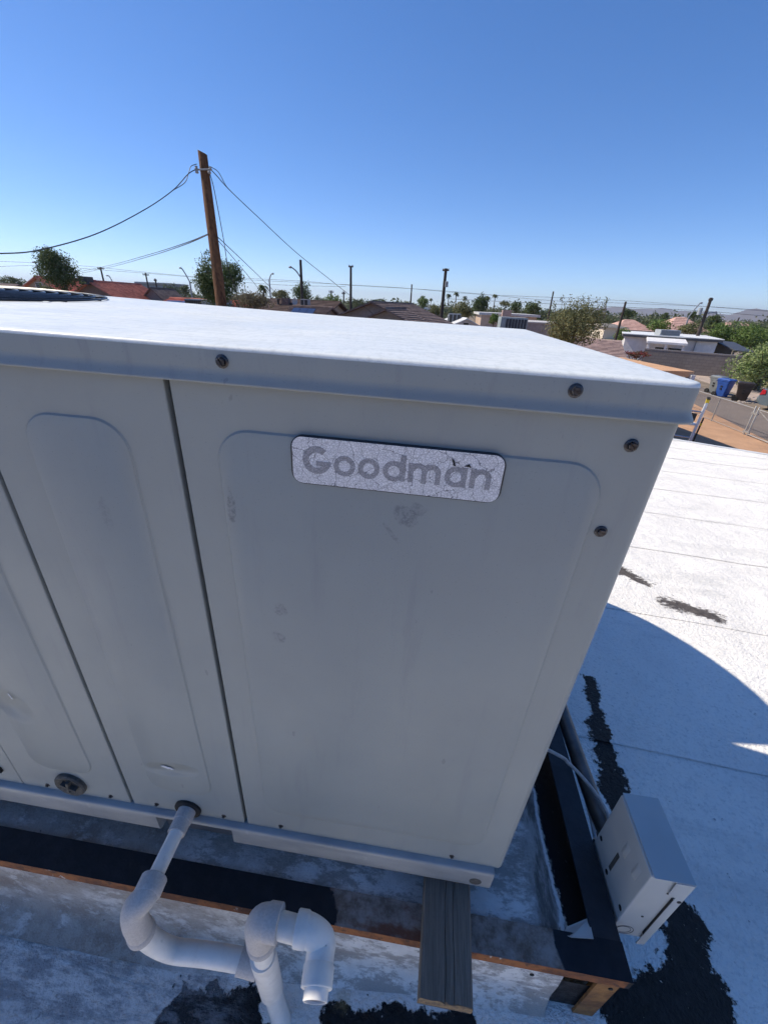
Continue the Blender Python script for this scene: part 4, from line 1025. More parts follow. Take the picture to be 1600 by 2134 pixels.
# brown shingle house at centre
H_ = at(778, 627, 26)
gable_house('house', 'house with weathered brown shingle gable roof at centre', H_ + Vector((0, 0, 0)), R(78), 9, 7.4, H_.z - 1.45, 1.35, simple('taupe_stucco', (.29, .25, .23)), SHINGLE, .5, courses=18)
I_ = at(808, 641, 22)
gable_house('house', 'front gable with brown shingles below the centre roof', I_, R(80), 3.4, 4.4, I_.z - 1.05, .95, simple('taupe_stucco2', (.29, .25, .23)), SHINGLE, .5, courses=14)
# white gable house with coolers
J_ = at(972, 661, 40)
wg = gable_house('house', 'small white roofed gable house right of the transformer pole', J_, R(100), 7, 4.6, J_.z - 1.15, 1.0, WHITEW, simple('white_roof_sheet', (.68, .68, .68), (.55, .55, .55)), .4, windows=(('g', 0, J_.z - .75, .6, .6),))
roof_unit('grey rooftop cooler on the white gable house', 948, 653, 42, 1.2, 1, .9, simple('grey_cooler', (.28, .29, .31)), slats=3)
roof_unit('pale rooftop cooler left on the white gable house', 941, 656, 43, .8, 1, .7, simple('light_cooler', (.45, .46, .47)), slats=3)
# peach house with chimney, green container-like cooler
K_ = at(1004, 648, 44)
pk = thing('house', 'flat roofed peach stucco house with square chimney', 'house', (K_.x, K_.y, GZ))
k2 = at(1088, 655, 44)
mb = MB(); mb.box(K_.x, k2.x + 1.5, K_.y, K_.y + 8, GZ, K_.z - .35); mb.build('wall', simple('peach_stucco', (.55, .40, .30)), pk)
mb = MB(); mb.box(K_.x - .3, k2.x + 1.8, K_.y - .35, K_.y + 8.3, K_.z - .35, K_.z - .12); mb.build('roof', simple('pale_roof_edge', (.6, .58, .55)), pk)
mb = MB(); c = at(1056, 646, 43); mb.box(c.x - .45, c.x + .45, c.y - .4, c.y + .4, c.z - 1.3, c.z); mb.build('chimney', simple('peach_chimney', (.5, .34, .27)), pk)
Lc = at(1045, 660, 24)
lt = thing('rooftop_cooler', 'large green grey louvred rooftop cooler behind the unit corner', 'rooftop cooler', (Lc.x + .8, Lc.y, Lc.z - 1.2))
mb = MB(); mb.box(Lc.x, Lc.x + 1.55, Lc.y, Lc.y + 1.4, Lc.z - 1.2, Lc.z); mb.build('cabinet', simple('grey_green_metal', (.34, .38, .38)), lt)
for k in range(7):
    x = Lc.x + .30 + k * .175; mb = MB(); mb.box(x, x + .13, Lc.y - .03, Lc.y - .003, Lc.z - 1.15, Lc.z - .09); mb.build('louvre_panel', simple('dark_louvre', (.05, .055, .065)) if k == 0 else bpy.data.materials['dark_louvre'], lt)
pk2 = at(1098, 672, 26); pk3 = at(1150, 680, 26)
mb = MB(); mb.box(pk2.x, pk3.x + 1.2, pk2.y, pk2.y + 5, GZ, pk2.z); wl = thing('low_building', 'low pinkish parapet building left of the leafy bush', 'building', (pk2.x, pk2.y, GZ)); mb.build('wall', simple('pinkish_stucco', (.36, .29, .26)), wl)
mb = MB(); mb.box(pk2.x - .05, pk3.x + 1.25, pk2.y - .05, pk2.y + 5.05, pk2.z, pk2.z + .06); mb.build('coping', simple('pale_coping', (.6, .56, .52)), wl)

# orange-coated wing of the house
WZ = -.42
wa, wb = on_z(1150, 716, WZ), on_z(1447, 774, WZ)
wd = (wb - wa).normalized(); wn = Vector((wd.y, -wd.x, 0)); wn = wn if wn.y < 0 else -wn
wing = thing('patio_wing', 'orange coated flat patio roof beside the white roof', 'patio roof', ((wa.x + wb.x)/2, wb.y, GZ))
W3 = 4.2
mb = MB(); P4 = [wa, wb, wb + wn * W3, wa + wn * W3]
mb.loops([[tuple(p + Vector((0, 0, -.16))) for p in P4], [tuple(p) for p in P4]], True, True, True); mb.build('roof_slab', simple('orange_roof_coating', (.60, .345, .19), (.52, .29, .155), .9, 2, .15), wing)
mb = MB(); P5 = [wa + wn * .35, wb - wd * .9 + wn * .35, wb - wd * .9 + wn * (W3 - .3), wa + wn * (W3 - .3)]
mb.loops([[tuple(Vector((p.x, p.y, GZ))) for p in P5], [tuple(p + Vector((0, 0, -.16))) for p in P5]], True); mb.build('wall', simple('dark_brown_siding', (.10, .07, .055)), wing)
for f_ in (.05, W3 - .15):
    p = wb - wd * .12 + wn * f_; mb = MB(); mb.box(p.x - .06, p.x + .06, p.y - .06, p.y + .06, GZ, WZ - .16); mb.build('post', WHITEW, wing)
mb = MB(); p = wb + wd * .03 + wn * .02; mb.box(p.x - .1, p.x + .02, p.y - .1, p.y + .06, WZ - .42, WZ - .10); mb.build('gutter_box', simple('white_gutter', (.65, .65, .65)), wing)
# faded shingle roof behind it
sA = at(1178, 706, 24)
gable_house('house', 'faded pink shingle roof behind the orange patio roof', sA + Vector((0, 0, 0)), R(-10), 2.75, 4.2, sA.z - .62, .60, STUCCO, SHINGLE2, .25, hip=0, courses=12)

# white flat roofed house with patio
wl0, wl1 = at(1302, 694, 40), at(1502, 707, 37)
wx = (wl1 - wl0); wx.z = 0; wlen = wx.length; wx.normalize(); wyv = Vector((-wx.y, wx.x, 0))
wh = thing('house', 'white flat roofed house with covered patio behind the block wall', 'house', (wl0.x, wl0.y, GZ))
RT = wl0.z
MW = Matrix.Translation((wl0.x, wl0.y, 0)) @ Matrix.Rotation(math.atan2(wx.y, wx.x), 4, 'Z')
mb = MB(); mb.box(.15, wlen - .15, 0, 8, GZ, RT - .25, MW); mb.build('wall', WHITEW, wh)
mb = MB(); mb.box(-.2, wlen + .2, -.45, 8.4, RT - .06, RT, MW); rf = mb.build('roof', simple('bright_white_roof', (.8, .8, .79)), wh)
mb = MB(); mb.box(-.15, wlen + .15, -.40, 8.3, RT - .27, RT - .062, MW); mb.build('fascia', simple('grey_fascia', (.13, .125, .125)), wh)
px0 = wlen * .245; px1 = wlen * .65
mb = MB(); mb.loops([[MW @ Vector(p) for p in ((px0, -2.6, RT - .62), (px1, -2.6, RT - .62), (px1, -.42, RT - .30), (px0, -.42, RT - .30))], [MW @ Vector(p) for p in ((px0, -2.6, RT - .44), (px1, -2.6, RT - .44), (px1, -.42, RT - .19), (px0, -.42, RT - .19))]], True, True, True); mb.build('patio_cover', WHITEW, wh)
for u in (px0 + .2, (px0 + px1) / 2, px1 - .2):
    mb = MB(); mb.box(u - .09, u + .09, -2.45, -2.27, GZ, RT - .6, MW); mb.build('post', WHITEW, wh)
for (u, w_, z0_, z1_) in ((px0 + 1.0, .9, GZ + .9, RT - 1.05), (px0 + 2.1, 1.1, GZ + .9, RT - 1.05)):
    mb = MB(); mb.box(u, u + w_, -.05, .0, z0_, z1_, MW); fr_ = mb.build('window', DARKF, wh); mb = MB(); mb.box(u + .07, u + w_ - .07, -.06, -.052, z0_ + .07, z1_ - .07, MW); mb.build('pane', GLASS, fr_)
mb = MB(); mb.box(px1 + .9, px1 + .97, -.12, -.02, GZ, RT - .3, MW); mb.build('downpipe', INS, wh)
cpos = MW @ Vector((wlen * .46, .8, 0)); t = thing('rooftop_cooler', 'grey rooftop cooler on the white flat roof', 'rooftop cooler', (cpos.x, cpos.y, RT))
mb = MB(); mb.box(-.9, .9, -.6, .6, RT + .002, RT + .5, Matrix.Translation((cpos.x, cpos.y, 0))); mb.build('cabinet', simple('cooler_grey', (.36, .38, .40)), t, bevel=.02)
mb = MB(); mb.box(-.8, .8, -.63, -.603, RT + .08, RT + .42, Matrix.Translation((cpos.x, cpos.y, 0))); mb.build('louvre_panel', simple('cooler_louvre', (.18, .19, .21)), t)
# carport with dark sheet roof at its right
cp0 = at(1506, 712, 38); cp1 = at(1550, 717, 38)
ct = thing('carport', 'dark sheet roofed carport right of the white house', 'carport', (cp0.x, cp0.y, GZ))
mb = MB(); mb.loops([[tuple(p) for p in (cp0 + Vector((.1, -2, -.62)), cp1 + Vector((0, -2, -.62)), cp1 + Vector((0, 1.5, 0)), cp0 + Vector((-.2, 1.5, 0)))], [tuple(p) for p in (cp0 + Vector((.1, -2, -.54)), cp1 + Vector((0, -2, -.54)), cp1 + Vector((0, 1.5, .08)), cp0 + Vector((-.2, 1.5, .08)))]], True, True, True); mb.build('roof', simple('dark_sheet_roof', (.075, .078, .085), (.06, .06, .068), .5), ct)
for u in (.05, .5, .95):
    p = cp0.lerp(cp1, u); mb = MB(); mb.box(p.x - .06, p.x + .06, p.y - 1.95, p.y - 1.83, GZ, p.z - .58); mb.build('post', DARKF, ct)
mb = MB(); mb.box(cp0.x, cp1.x, cp0.y + 1.4, cp0.y + 1.5, GZ, cp0.z - .1); mb.build('back_wall', simple('brown_store_wall', (.13, .10, .08)), ct)

# grey block wall
bw0, bw1 = on_z(1330, 770, GZ), on_z(1640, 800, GZ)
bwd = (bw1 - bw0); bwl = bwd.length; bwd.normalize()
MWB = Matrix.Translation((bw0.x, bw0.y, 0)) @ Matrix.Rotation(math.atan2(bwd.y, bwd.x), 4, 'Z')
def block_mat():
    t = NT('grey_block_wall'); co = t.n('ShaderNodeCombineXYZ', {0: t.n('ShaderNodeSeparateXYZ', {0: t.coord()}).outputs['X'], 1: t.n('ShaderNodeSeparateXYZ', {0: t.coord()}).outputs['Z']}).outputs[0]
    b = t.n('ShaderNodeTexBrick', {'Vector': co, 'Color1': (.235, .205, .19, 1), 'Color2': (.20, .175, .165, 1), 'Mortar': (.15, .13, .125, 1), 'Scale': 1.0, 'Mortar Size': .012, 'Brick Width': .42, 'Row Height': .21})
    c = t.mix(t.ramp(t.noise(1.3, 5, .7), .45, .75, 0, .5), b.outputs['Color'], (.15, .125, .115))
    return t.out(c, .95, t.bump(b.outputs['Fac'], -.5, .02), .1)
mb = MB(); hwall = 1.62; mb.box(0, bwl, 0, .2, GZ, GZ + hwall - .1); bwt = mb.build('block', block_mat())
bwt.matrix_basis = MWB
bt = thing('block_wall', 'grey concrete block wall in front of the white house', 'wall', (bw0.x, bw0.y, GZ)); bwt.name = 'wall_face'; attach(bwt, bt)
mb = MB(); mb.box(-.02, bwl + .02, -.02, .22, GZ + hwall - .1, GZ + hwall, MWB); mb.build('coping', simple('wall_coping', (.27, .24, .23)), bt)

# far pale houses with pink roofs
def far_box(label, px, py, pxr, d, hh, wall, roof, rh, yaw=0, hip=3.0, dp=9):
    a = at(px, py, d); b = at(pxr, py, d); Lh = (b - a).length
    return gable_house('house', label, a + Vector((0, dp/2, 0)), yaw, Lh, dp, a.z - rh, rh, wall, roof, .5, hip=min(hip, Lh * .45), courses=8, thick=.1)
far_box('cream house with low pink roof left of the small trees', 1296, 666, 1362, 78, 3, STUCCO_L, TILE_PINK, 1.6, R(-3))
far_box('pink hip roofed house behind the transformer pole', 1402, 660, 1476, 85, 3, STUCCO_L, TILE_PINK, 2.3, R(-3), 4.5)
far_box('plain cream house behind the leafy bush', 1262, 676, 1302, 70, 3, STUCCO_L, STUCCO_L, .4, 0, 1)
far_box('low pink building beyond the tree mass at right', 1520, 672, 1575, 150, 3, STUCCO_L, TILE_PINK, 1.2, 0, 2)
far_box('low flat pale building behind the brown shingle roof', 868, 640, 905, 90, 3, simple('pale_grey_wall', (.45, .46, .48)), simple('pale_grey_roof', (.5, .51, .53)), .3, 0, 1)
# ------------------------------------------------------------------ trees and shrubs
GT = 'trees behind the houses'
tree('tree', 'dense rounded tree leaning over the red tiled roof', 'tree', 119, 561, 43, 43, 34, 'dark', 8500, .17, lobes=24)
tree('tree', 'low leafy shrub in front of the red roofed gable', 'shrub', 98, 606, 15, 9, 26, 'olive', 700, .12, lobes=6)
tree('tree', 'bushy tree at the left edge beyond the roofs', 'tree', 20, 588, 32, 14, 60, 'far', 1400, .3)
tree('tree', 'tall bushy tree right behind the leaning pole', 'tree', 455, 585, 56, 60, 19, 'dark', 11000, .10, lobes=30)
tree('tree', 'brownish straggly shrub right of the leaning pole', 'shrub', 520, 628, 46, 22, 17, 'dry', 2600, .085, lobes=16)
tree('tree', 'rounded tree at the far left of the curved street light', 'tree', 358, 606, 22, 14, 80, 'far', 900, .38)
tree('tree', 'far tree between red roofs and the tall bushy tree', 'tree', 385, 606, 14, 12, 90, 'far', 700, .38)
tree('tree', 'dark bushy tree behind the bare lamp pole', 'tree', 628, 612, 26, 22, 60, 'dark', 1800, .27)
tree('tree', 'low olive tree right of the palm', 'tree', 585, 614, 22, 11, 65, 'olive', 1100, .28)
tree('tree', 'small dark tree right of the bare lamp pole', 'tree', 662, 627, 14, 9, 70, 'far', 600, .28)
tree('tree', 'round green tree left of the capped pole', 'tree', 692, 628, 21, 13, 75, 'bright', 1200, .3)
tree('tree', 'low green tree behind the capped pole', 'tree', 742, 632, 24, 9, 80, 'far', 900, .3)
tree('tree', 'far low tree left of the centre roof peak', 'tree', 790, 628, 20, 7, 110, 'far', 700, .42)
tree('tree', 'pale far tree right of the thin steel pole', 'tree', 840, 636, 24, 8, 100, 'olive', 800, .40)
tree('tree', 'green tree with tall tip right of the thin steel pole', 'tree', 880, 631, 14, 14, 85, 'bright', 900, .32)
tree('tree', 'olive tree left of the transformer pole', 'tree', 906, 650, 17, 14, 55, 'olive', 1100, .25)
tree('tree', 'broad olive tree right of the transformer pole', 'tree', 962, 645, 28, 20, 52, 'olive', 1900, .25)
tree('tree', 'taller dark green tree left of the peach house', 'tree', 1000, 637, 21, 24, 54, 'dark', 1900, .25)
tree('tree', 'clipped round bush in front of the peach house', 'shrub', 1029, 665, 14, 12, 38, 'bright', 1000, .15)
tree('tree', 'green tree behind the square chimney', 'tree', 1075, 638, 14, 10, 75, 'dark', 800, .33)
tree('tree', 'pair tree right of the square chimney', 'tree', 1108, 644, 19, 17, 70, 'dark', 1400, .33)
tree('tree', 'small far tree left of the thin far pole', 'tree', 1130, 655, 12, 9, 100, 'far', 500, .42)
tree('tree', 'small bare looking tree left of the chimney', 'tree', 1052, 634, 12, 7, 90, 'olive', 420, .36)
bb_ = tree('tree', 'large leafy olive bush with tall twigs beyond the unit corner', 'shrub', 1196, 682, 68, 46, 17, 'olive', 11000, .085, lobes=34)
rd = random.Random(5)
for k in range(16):
    px = rd.uniform(1150, 1262); a = at(px, 665, 17); b = at(px + rd.uniform(-6, 6), rd.uniform(618, 642), 17); mb = MB(); mb.tube([a, a.lerp(b, .5), b], [.012, .009, .005], 5)
    mb.build('twig', BARK, bb_)
    lf = crown_mesh(b, .12, .12, .22, 14, .085, k, 3); raw_build(lf, 'twig_leaves', LEAF['olive'], bb_)
tree('tree', 'dark tree left of the bare pole at right', 'tree', 1310, 652, 18, 9, 95, 'dark', 900, .40)
tree('tree', 'slim tree between the far pink roofs', 'tree', 1385, 661, 8, 9, 95, 'dark', 500, .36)
tree('tree', 'dark round tree above the pink hip roof', 'tree', 1448, 656, 14, 8, 110, 'dark', 700, .40)
tree('tree', 'dark bushy tree right of the transformer pole at right', 'tree', 1488, 668, 14, 15, 65, 'dark', 1000, .3)
tree('tree', 'green shrubbery behind the white flat roof', 'tree', 1372, 678, 28, 16, 52, 'bright', 1600, .24)
tree('tree', 'dull green tree behind the rooftop cooler of the white house', 'tree', 1440, 686, 30, 14, 50, 'olive', 1500, .24)
tree('tree', 'low green shrubs left of the white house', 'shrub', 1298, 697, 18, 15, 44, 'bright', 1100, .19)
tree('tree', 'bright green tree behind the white house corner', 'tree', 1503, 697, 30, 22, 46, 'bright', 3600, .20)
tree('tree', 'wide green tree mass behind the carport', 'tree', 1562, 704, 56, 32, 45, 'bright', 7500, .20, lobes=22)
tree('tree', 'green tree at the right edge behind the near tree', 'tree', 1615, 700, 40, 26, 46, 'bright', 2600, .20)
nt_ = tree('tree', 'glossy leaved tree at the right edge by the parked car', 'tree', 1598, 760, 64, 52, 25, 'citrus', 8500, .16, lobes=22)
tree('tree', 'red flowering bush beside the block wall', 'shrub', 1328, 738, 28, 8, 25, 'red', 1100, .09, depth_k=.7)
tree('tree', 'low orange lantana bush behind the bins', 'shrub', 1450, 812, 26, 12, 30, 'orange', 1100, .11)
tree('tree', 'orange flowering bush between the two dark bins', 'shrub', 1540, 806, 26, 9, 28, 'orange', 1000, .11)
for k, (px, py, d, r) in enumerate(((548, 596, 62, 14), (880, 618, 100, 7), (898, 622, 120, 5), (935, 613, 110, 6.5), (951, 610, 108, 7.5), (969, 618, 100, 7), (1017, 618, 110, 7), (1032, 614, 105, 7), (1389, 652, 110, 6))):
    palm(['tall fan palm right of the brownish shrub', 'dark fan palm above the tree right of the thin pole', 'small far fan palm left of the transformer pole', 'left palm of the pair right of the transformer pole', 'right palm of the pair right of the transformer pole', 'short palm right of the palm pair', 'left palm behind the taller dark green tree', 'right palm behind the taller dark green tree', 'thin palm between the far pink roofs'][k], px, py, d, r, 'palm trees along the horizon')
# far belt of trees: one mass
rd = random.Random(77); mb = MB(); V = []; F = []
for k in range(560):
    px = -80 + 1780 * rd.random(); d = 95 + 190 * rd.random() ** 1.3; yh = 597 + .0444 * px
    c = at(px, yh, d); h_ = rd.uniform(2.6, 5.2); c.z = GZ + h_ * .5
    m_ = crown_mesh(c, rd.uniform(2.5, 5.5), rd.uniform(2, 4), h_ * .62, 130, .85, k, 5, -1.0); b0 = len(V); V += m_.v; F += [tuple(i + b0 for i in f) for f in m_.f]
mb.v = V; mb.f = F; o = raw_build(mb, 'distant_trees', LEAF['far']); tag(o, 'low belt of distant trees along the horizon', 'trees'); o['kind'] = 'stuff'

# ------------------------------------------------------------------ mountains
def mountain(name, pts, d, label):
    mb = MB(); L = [[], [], []]; rd = random.Random(len(pts))
    for i in range(len(pts) - 1):
        (x0, y0), (x1, y1) = pts[i], pts[i+1]; n = 16
        for j in range(n):
            t = j / n; px = x0 + (x1 - x0) * t; py = y0 + (y1 - y0) * t + 2.2 * mnoise.fractal(Vector((px * .03, d, 0)), 1.0, 2.0, 5)
            a = at(px, py, d); b = a.copy(); b.z = GZ; fwd = Vector((CF.x, CF.y, 0)).normalized()
            rg = d * .02 * mnoise.fractal(Vector((px * .06, 3, d)), 1, 2, 4)
            L[0].append(tuple(b - fwd * (d * .10))); L[1].append(tuple(a.lerp(b, .5) - fwd * (d * .045 + rg))); L[2].append(tuple(a))
    mb.loops(L, closed=False); o = mb.build(name, simple('mountain_rock', (.15, .115, .105), (.09, .07, .065), .95, .01), smooth=40); return structure(o)
mountain('mountains', [(1020, 662), (1100, 657), (1180, 646), (1230, 642), (1290, 639), (1320, 643), (1380, 643), (1420, 647), (1470, 649), (1510, 655), (1560, 658), (1760, 662)], 3400, '')
mountain('mountains', [(1450, 672), (1510, 659), (1545, 648), (1575, 642), (1600, 646), (1660, 642), (1760, 655)], 2900, '')

# ------------------------------------------------------------------ ladder at the far eave
lt0 = at(1473, 838, 8.35)
lad = thing('extension_ladder', 'white rail ladder with yellow tip leaning on the far roof edge', 'ladder', (lt0.x + .25, lt0.y + .6, GZ))
lax = Vector((-.398 * .24, -.917 * .24, 1)).normalized()
wid = Vector((.917, -.398, 0)).normalized() * .36
foot = lt0 - lax * ((lt0.z - GZ) / lax.z)
RAIL = simple('white_fibreglass_rail', (.70, .70, .72), (.6, .6, .62), .5, 30); 
nrm_ = lax.cross(wid).normalized()
def bar3(mb, a, b, w_, h_, side):
    d = (b - a).normalized(); s1 = side.normalized(); s2 = d.cross(s1).normalized()
    mb.loops([[p + s1*sx*w_ + s2*sy*h_ for sx, sy in ((-1,-1),(1,-1),(1,1),(-1,1))] for p in (a, b)], True, True, True); return mb
for k in (0, -1):
    o_ = wid * k; bar3(MB(), foot + o_, lt0 + o_, .016, .034, wid).build('rail', RAIL, lad) if False else None
    mb = MB(); bar3(mb, foot + o_, lt0 + o_, .022, .045, wid); mb.build('rail', RAIL, lad)
    mb = MB(); bar3(mb, lt0 + o_ - lax * .02, lt0 + o_ + lax * .07, .026, .044, wid); tp = mb.build('yellow_tip', simple('yellow_plastic', (.72, .52, .03), rough=.5) if k == 0 else bpy.data.materials['yellow_plastic'], lad)
    mb = MB(); bar3(mb, lt0 + o_ + lax * .07, lt0 + o_ + lax * .095, .028, .046, wid); mb.build('tip_pad', M['black'], tp)
for k in range(11):
    p = lt0 - lax * (.22 + .30 * k)
    if p.z < GZ + .1: break
    mb = MB(); mb.tube([p, p - wid], .016, 8); mb.build('rung', simple('aluminium_rung', (.55, .56, .58), rough=.35, metal=.8) if k == 0 else bpy.data.materials['aluminium_rung'], lad)
mb = MB(); q_ = lt0 - lax * .50; bar3(mb, q_ + wid * -.1, q_ - wid * .9, .012, .05, lax); mb.build('label_plate', simple('white_label', (.75, .74, .76)), lad)
mb = MB(); q_ = lt0 - lax * .36; bar3(mb, q_ + wid * -.2 + nrm_*.02, q_ - wid * .8 + nrm_*.02, .085, .006, lax); mb.build('rail_gap_shade', DARKF, lad)  # dark plate added for the shade seen through between the rails
mb = MB(); q0_ = lt0 + wid * .16 - lax * .35; bar3(mb, q0_ - lax * .9, q0_, .012, .03, wid); mb.build('fly_rail', simple('black_fly_rail', (.03, .03, .032)), lad)
mb = MB(); bar3(mb, q0_ - lax * .16, q0_ - lax * .10, .014, .032, wid); mb.build('yellow_band', bpy.data.materials['yellow_plastic'], lad)

# ------------------------------------------------------------------ chain link fence
GALV = simple('galvanised_tube', (.40, .385, .37), (.30, .29, .28), .5, 10, 0, .4)
f0, f1 = on_z(1440, 861, GZ), on_z(1650, 946, GZ)
fdv = (f1 - f0); fl = fdv.length; fdv.normalize(); FH = .98
fence = thing('chain_link_fence', 'low galvanised chain link fence between yard and street', 'fence', f0)
gp = on_z(1568, 907, GZ); gs = (gp - f0).dot(fdv)
def fp(s_, z): p = f0 + fdv * s_; return Vector((p.x, p.y, GZ + z))
for s_ in (-2.3, -.2, gs - 2.05, gs + 2.6): mb = MB(); mb.tube([fp(s_, 0), fp(s_, FH)], .024, 8); mb.build('post', GALV, fence, smooth=50)
for s_ in (gs - .05, gs + .12): mb = MB(); mb.tube([fp(s_, 0), fp(s_, FH + .08), fp(s_, FH + .1)], [.028, .028, .012], 10); mb.build('gate_post', GALV, fence, smooth=50)
for z_ in (.12, .82): mb = MB(); mb.box(-.16, .16, -.03, .03, -.03, .03, Matrix.Translation(fp(gs + .03, z_)) @ Matrix.Rotation(math.atan2(fdv.y, fdv.x), 4, 'Z')); mb.build('hinge', GALV, fence)
for (a, b) in ((-4, gs - .05), (gs + .12, fl)):
    mb = MB(); mb.tube([fp(a, FH), fp(b, FH)], .02, 8); mb.build('top_rail', GALV, fence, smooth=50)
    mb = MB(); mb.tube([fp(a, .06), fp(b, .06)], .010 if a < 0 else .02, 6); mb.build('bottom_rail', GALV, fence)
mb = MB(); mb.tube([fp(gs + .12, FH), fp(gs + 2.4, .06)], .006, 6); mb.build('brace_wire', GALV, fence)
mb = MB(); st_ = .10; n = int((fl + 4) / st_)
for k in range(n):
    for sg in (-1, 1):
        s_ = -4 + k * st_; s2 = s_ + sg * FH; a0 = fp(s_, .04); b0 = fp(s2, .04 + FH - .06)
        mb.tube([a0, b0], .0016, 3, False)
o = raw_build(mb, 'wire_mesh', GALV, fence); o['kind'] = 'stuff'

# ------------------------------------------------------------------ wheelie bins
def bin_(label, px, py, d_unused, c1, c2, yaw, lidc=None):
    b = on_z(px, py, GZ); t = thing('wheelie_bin', label, 'bin', b, 'bins across the street'); M4 = Matrix.Translation(b) @ Matrix.Rotation(yaw, 4, 'Z') @ Matrix.Scale(.88, 4)
    pm = simple(label.split()[0] + '_bin_plastic', c1, c2, .45, 6, .05); H = 1.02
    mb = MB(); L = []
    for (z, w_, dp_) in ((.04, .23, .25), (.10, .24, .265), (.62, .275, .33), (.80, .285, .355), (.81, .30, .37), (.95, .305, .385), (.955, .325, .40), (H, .325, .40)):
        L.append([M4 @ Vector((x, y - (.02 if z < .7 else .0), z)) for x, y in rrect(-w_, w_, -dp_, dp_, .07, 4)])
    mb.loops(L, True, True, True); mb.build('body', pm, t, smooth=40)
    mb = MB(); mb.loops([[M4 @ Vector((x, y, H + .004)) for x, y in rrect(-.33, .33, -.43, .405, .07, 4)], [M4 @ Vector((x, y, H + .03)) for x, y in rrect(-.33, .33, -.43, .405, .07, 4)], [M4 @ Vector((x*.85, y*.85, H + .085)) for x, y in rrect(-.33, .33, -.43, .405, .07, 4)]], True, True, True); mb.build('lid', pm, t, smooth=40)
    mb = MB(); mb.tube([M4 @ Vector((-.26, .45, .93)), M4 @ Vector((.26, .45, .93))], .02, 8); mb.build('handle', pm, t)
    for s_ in (-1, 1):
        mb = MB(); mb.tube([M4 @ Vector((s_*.27, .30, .13)), M4 @ Vector((s_*.33, .30, .13))], .13, 14); mb.build('wheel', M['black'], t, smooth=40)
    for z in (.45, .60):
        mb = MB(); mb.box(-.30, -.262, -.06, .06, z, z + .09, M4); mb.build('grip', M['black'], t)
    return t
bin_('grey wheelie bin behind the blue bin across the street', 1486, 819, 0, (.20, .21, .215), (.15, .16, .165), R(20))
bin_('blue wheelie bin across the street', 1501, 826, 0, (.025, .085, .33), (.018, .06, .25), R(25))
bb2 = bin_('brown wheelie bin standing alone on the gravel', 1540, 835, 0, (.035, .024, .022), (.025, .018, .016), R(60))
bl = on_z(1514, 823, GZ)
mb = MB(); c = on_z(1519, 812, GZ + .75)
mk = at(1518, 803, (c - CAM).dot(CF) - .5)

# parked car at the right edge, only its tail corner in view
cb = on_z(1592, 849, GZ); car = thing('parked_car', 'silver grey car parked at the right edge across the street', 'car', cb)
yawc = math.atan2(sd.y, sd.x) + R(38)
MC = Matrix.Translation(cb) @ Matrix.Rotation(yawc, 4, 'Z')
paint = simple('silver_grey_car_paint', (.22, .27, .30), (.20, .25, .28), .22, 3, 0, .5, .7)
side_prof = [(0.02, .30), (-.06, .42), (-.06, .60), (.02, .68), (.06, .92), (.16, .98), (.55, 1.02), (.62, 1.02)]
mb = MB(); rows = []
for (yy, ins) in ((-.84, .07), (-.80, .0), (-.4, -.035), (0, -.05), (.4, -.035), (.80, 0), (.84, .07)):
    pr = [(0.10, .22), (-.02, .30), (-.08, .44), (-.08, .62), (-.01, .70), (.03, .92), (.10, .97), (.60, 1.00), (1.30, 1.42), (2.6, 1.44), (3.3, .98), (4.2, .86), (4.35, .6), (4.3, .25)]
    rows.append([MC @ Vector((x + ins, yy * (1 - max(0, z - .95) * .38), z)) for x, z in pr])
mb.loops(rows, closed=False); mb.add(rows[0], [tuple(range(len(rows[0])))]); mb.add(rows[-1], [tuple(range(len(rows[0])))]); mb.build('body', paint, car, smooth=35)
for s_ in (-1, 1):
    for x in (.78, 3.5):
        mb = MB(); mb.tube([MC @ Vector((x, s_*.70, .30)), MC @ Vector((x, s_*.87, .30))], .30, 20); wh_ = mb.build('wheel', M['black'], car, smooth=40)
        mb = MB(); mb.tube([MC @ Vector((x, s_*.871, .30)), MC @ Vector((x, s_*.885, .30))], .18, 14); mb.build('rim', GALV, wh_, smooth=40)
    mb = MB(); mb.loops([[MC @ Vector(p) for p in ((-.045, s_*.50, .66), (-.03, s_*.835, .66), (.19, s_*.862, .74), (.16, s_*.855, .92), (.02, s_*.83, .93), (-.01, s_*.60, .90))], [MC @ Vector(p) for p in ((-.065, s_*.50, .66), (-.05, s_*.855, .66), (.19, s_*.882, .74), (.16, s_*.872, .92), (.0, s_*.85, .93), (-.03, s_*.60, .90))]], True, True, True); mb.build('tail_light', simple('red_tail_light', (.42, .02, .03), rough=.15) if s_ < 0 else bpy.data.materials['red_tail_light'], car)
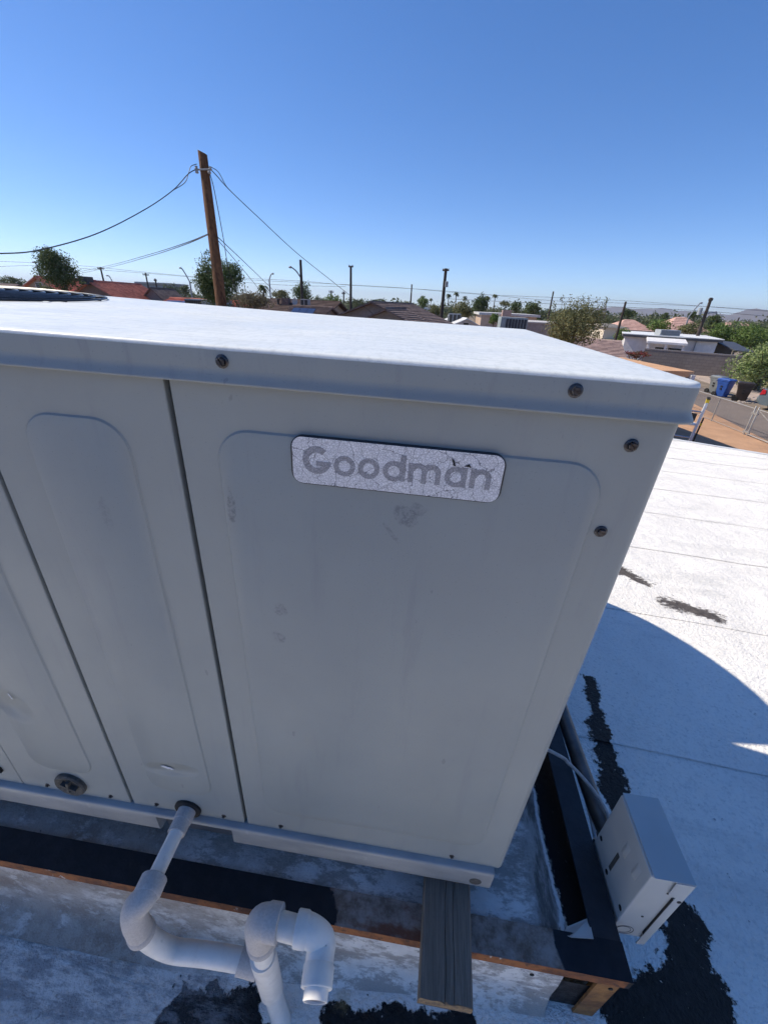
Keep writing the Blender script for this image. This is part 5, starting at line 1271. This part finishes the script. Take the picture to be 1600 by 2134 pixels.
mb = MB(); mb.add([MC @ Vector(p) for p in ((.655, -.62, 1.045), (.655, .62, 1.045), (1.25, .56, 1.405), (1.25, -.56, 1.405))], [(0, 1, 2, 3)]); mb.build('rear_window', GLASS, car)
mb = MB(); mb.box(-.13, .02, -.80, .80, .34, .56, MC); mb.build('bumper', paint, car, bevel=.04)

# rubble beside the brown bin, stone by the tree
rd = random.Random(12); mb = MB()
for k in range(70):
    p = on_z(rd.uniform(1538, 1572), rd.uniform(828, 842), GZ); r = rd.uniform(.03, .10)
    mb.loops([[p + Vector((r*math.cos(a*1.26 + k)*q, r*math.sin(a*1.26 + k)*q*.8, z*r)) for a in range(5)] for q, z in ((.8, 0), (1.0, .3), (.55, .62))], True, False, True)
o = mb.build('rubble', simple('pale_rubble', (.42, .36, .31), (.28, .23, .2), .95, 5)); tag(o, 'scattered pale rubble around the brown bin', 'rubble'); o['kind'] = 'stuff'
mb = MB(); p = on_z(1577, 812, GZ); mb.box(p.x - .09, p.x + .09, p.y - .06, p.y + .06, GZ, GZ + .95); o = mb.build('stone_post', simple('pale_post', (.36, .32, .28)), bevel=.02); tag(o, 'short pale post beneath the glossy leaved tree', 'post')

# ------------------------------------------------------------------ air between here and the mountains
mb = MB(); mb.box(-9400, 9400, -9400, 9400, GZ - 1.0, 190)
hz = mb.build('haze', None) if False else None
me = bpy.data.meshes.new('haze'); me.from_pydata(mb.v, [], mb.f); hz = bpy.data.objects.new('haze', me); COL.objects.link(hz)
hm = bpy.data.materials.new('clear_air_haze'); hm.use_nodes = True; hn = hm.node_tree; hn.nodes.clear()
ho = hn.nodes.new('ShaderNodeOutputMaterial'); hv = hn.nodes.new('ShaderNodeVolumePrincipled')
hv.inputs['Color'].default_value = (.78, .86, 1.0, 1); hv.inputs['Density'].default_value = .00014; hv.inputs['Anisotropy'].default_value = .2
hn.links.new(hv.outputs[0], ho.inputs['Volume']); me.materials.append(hm); hz['kind'] = 'stuff'; tag(hz, 'thin pale haze in the air over the whole scene', 'haze')
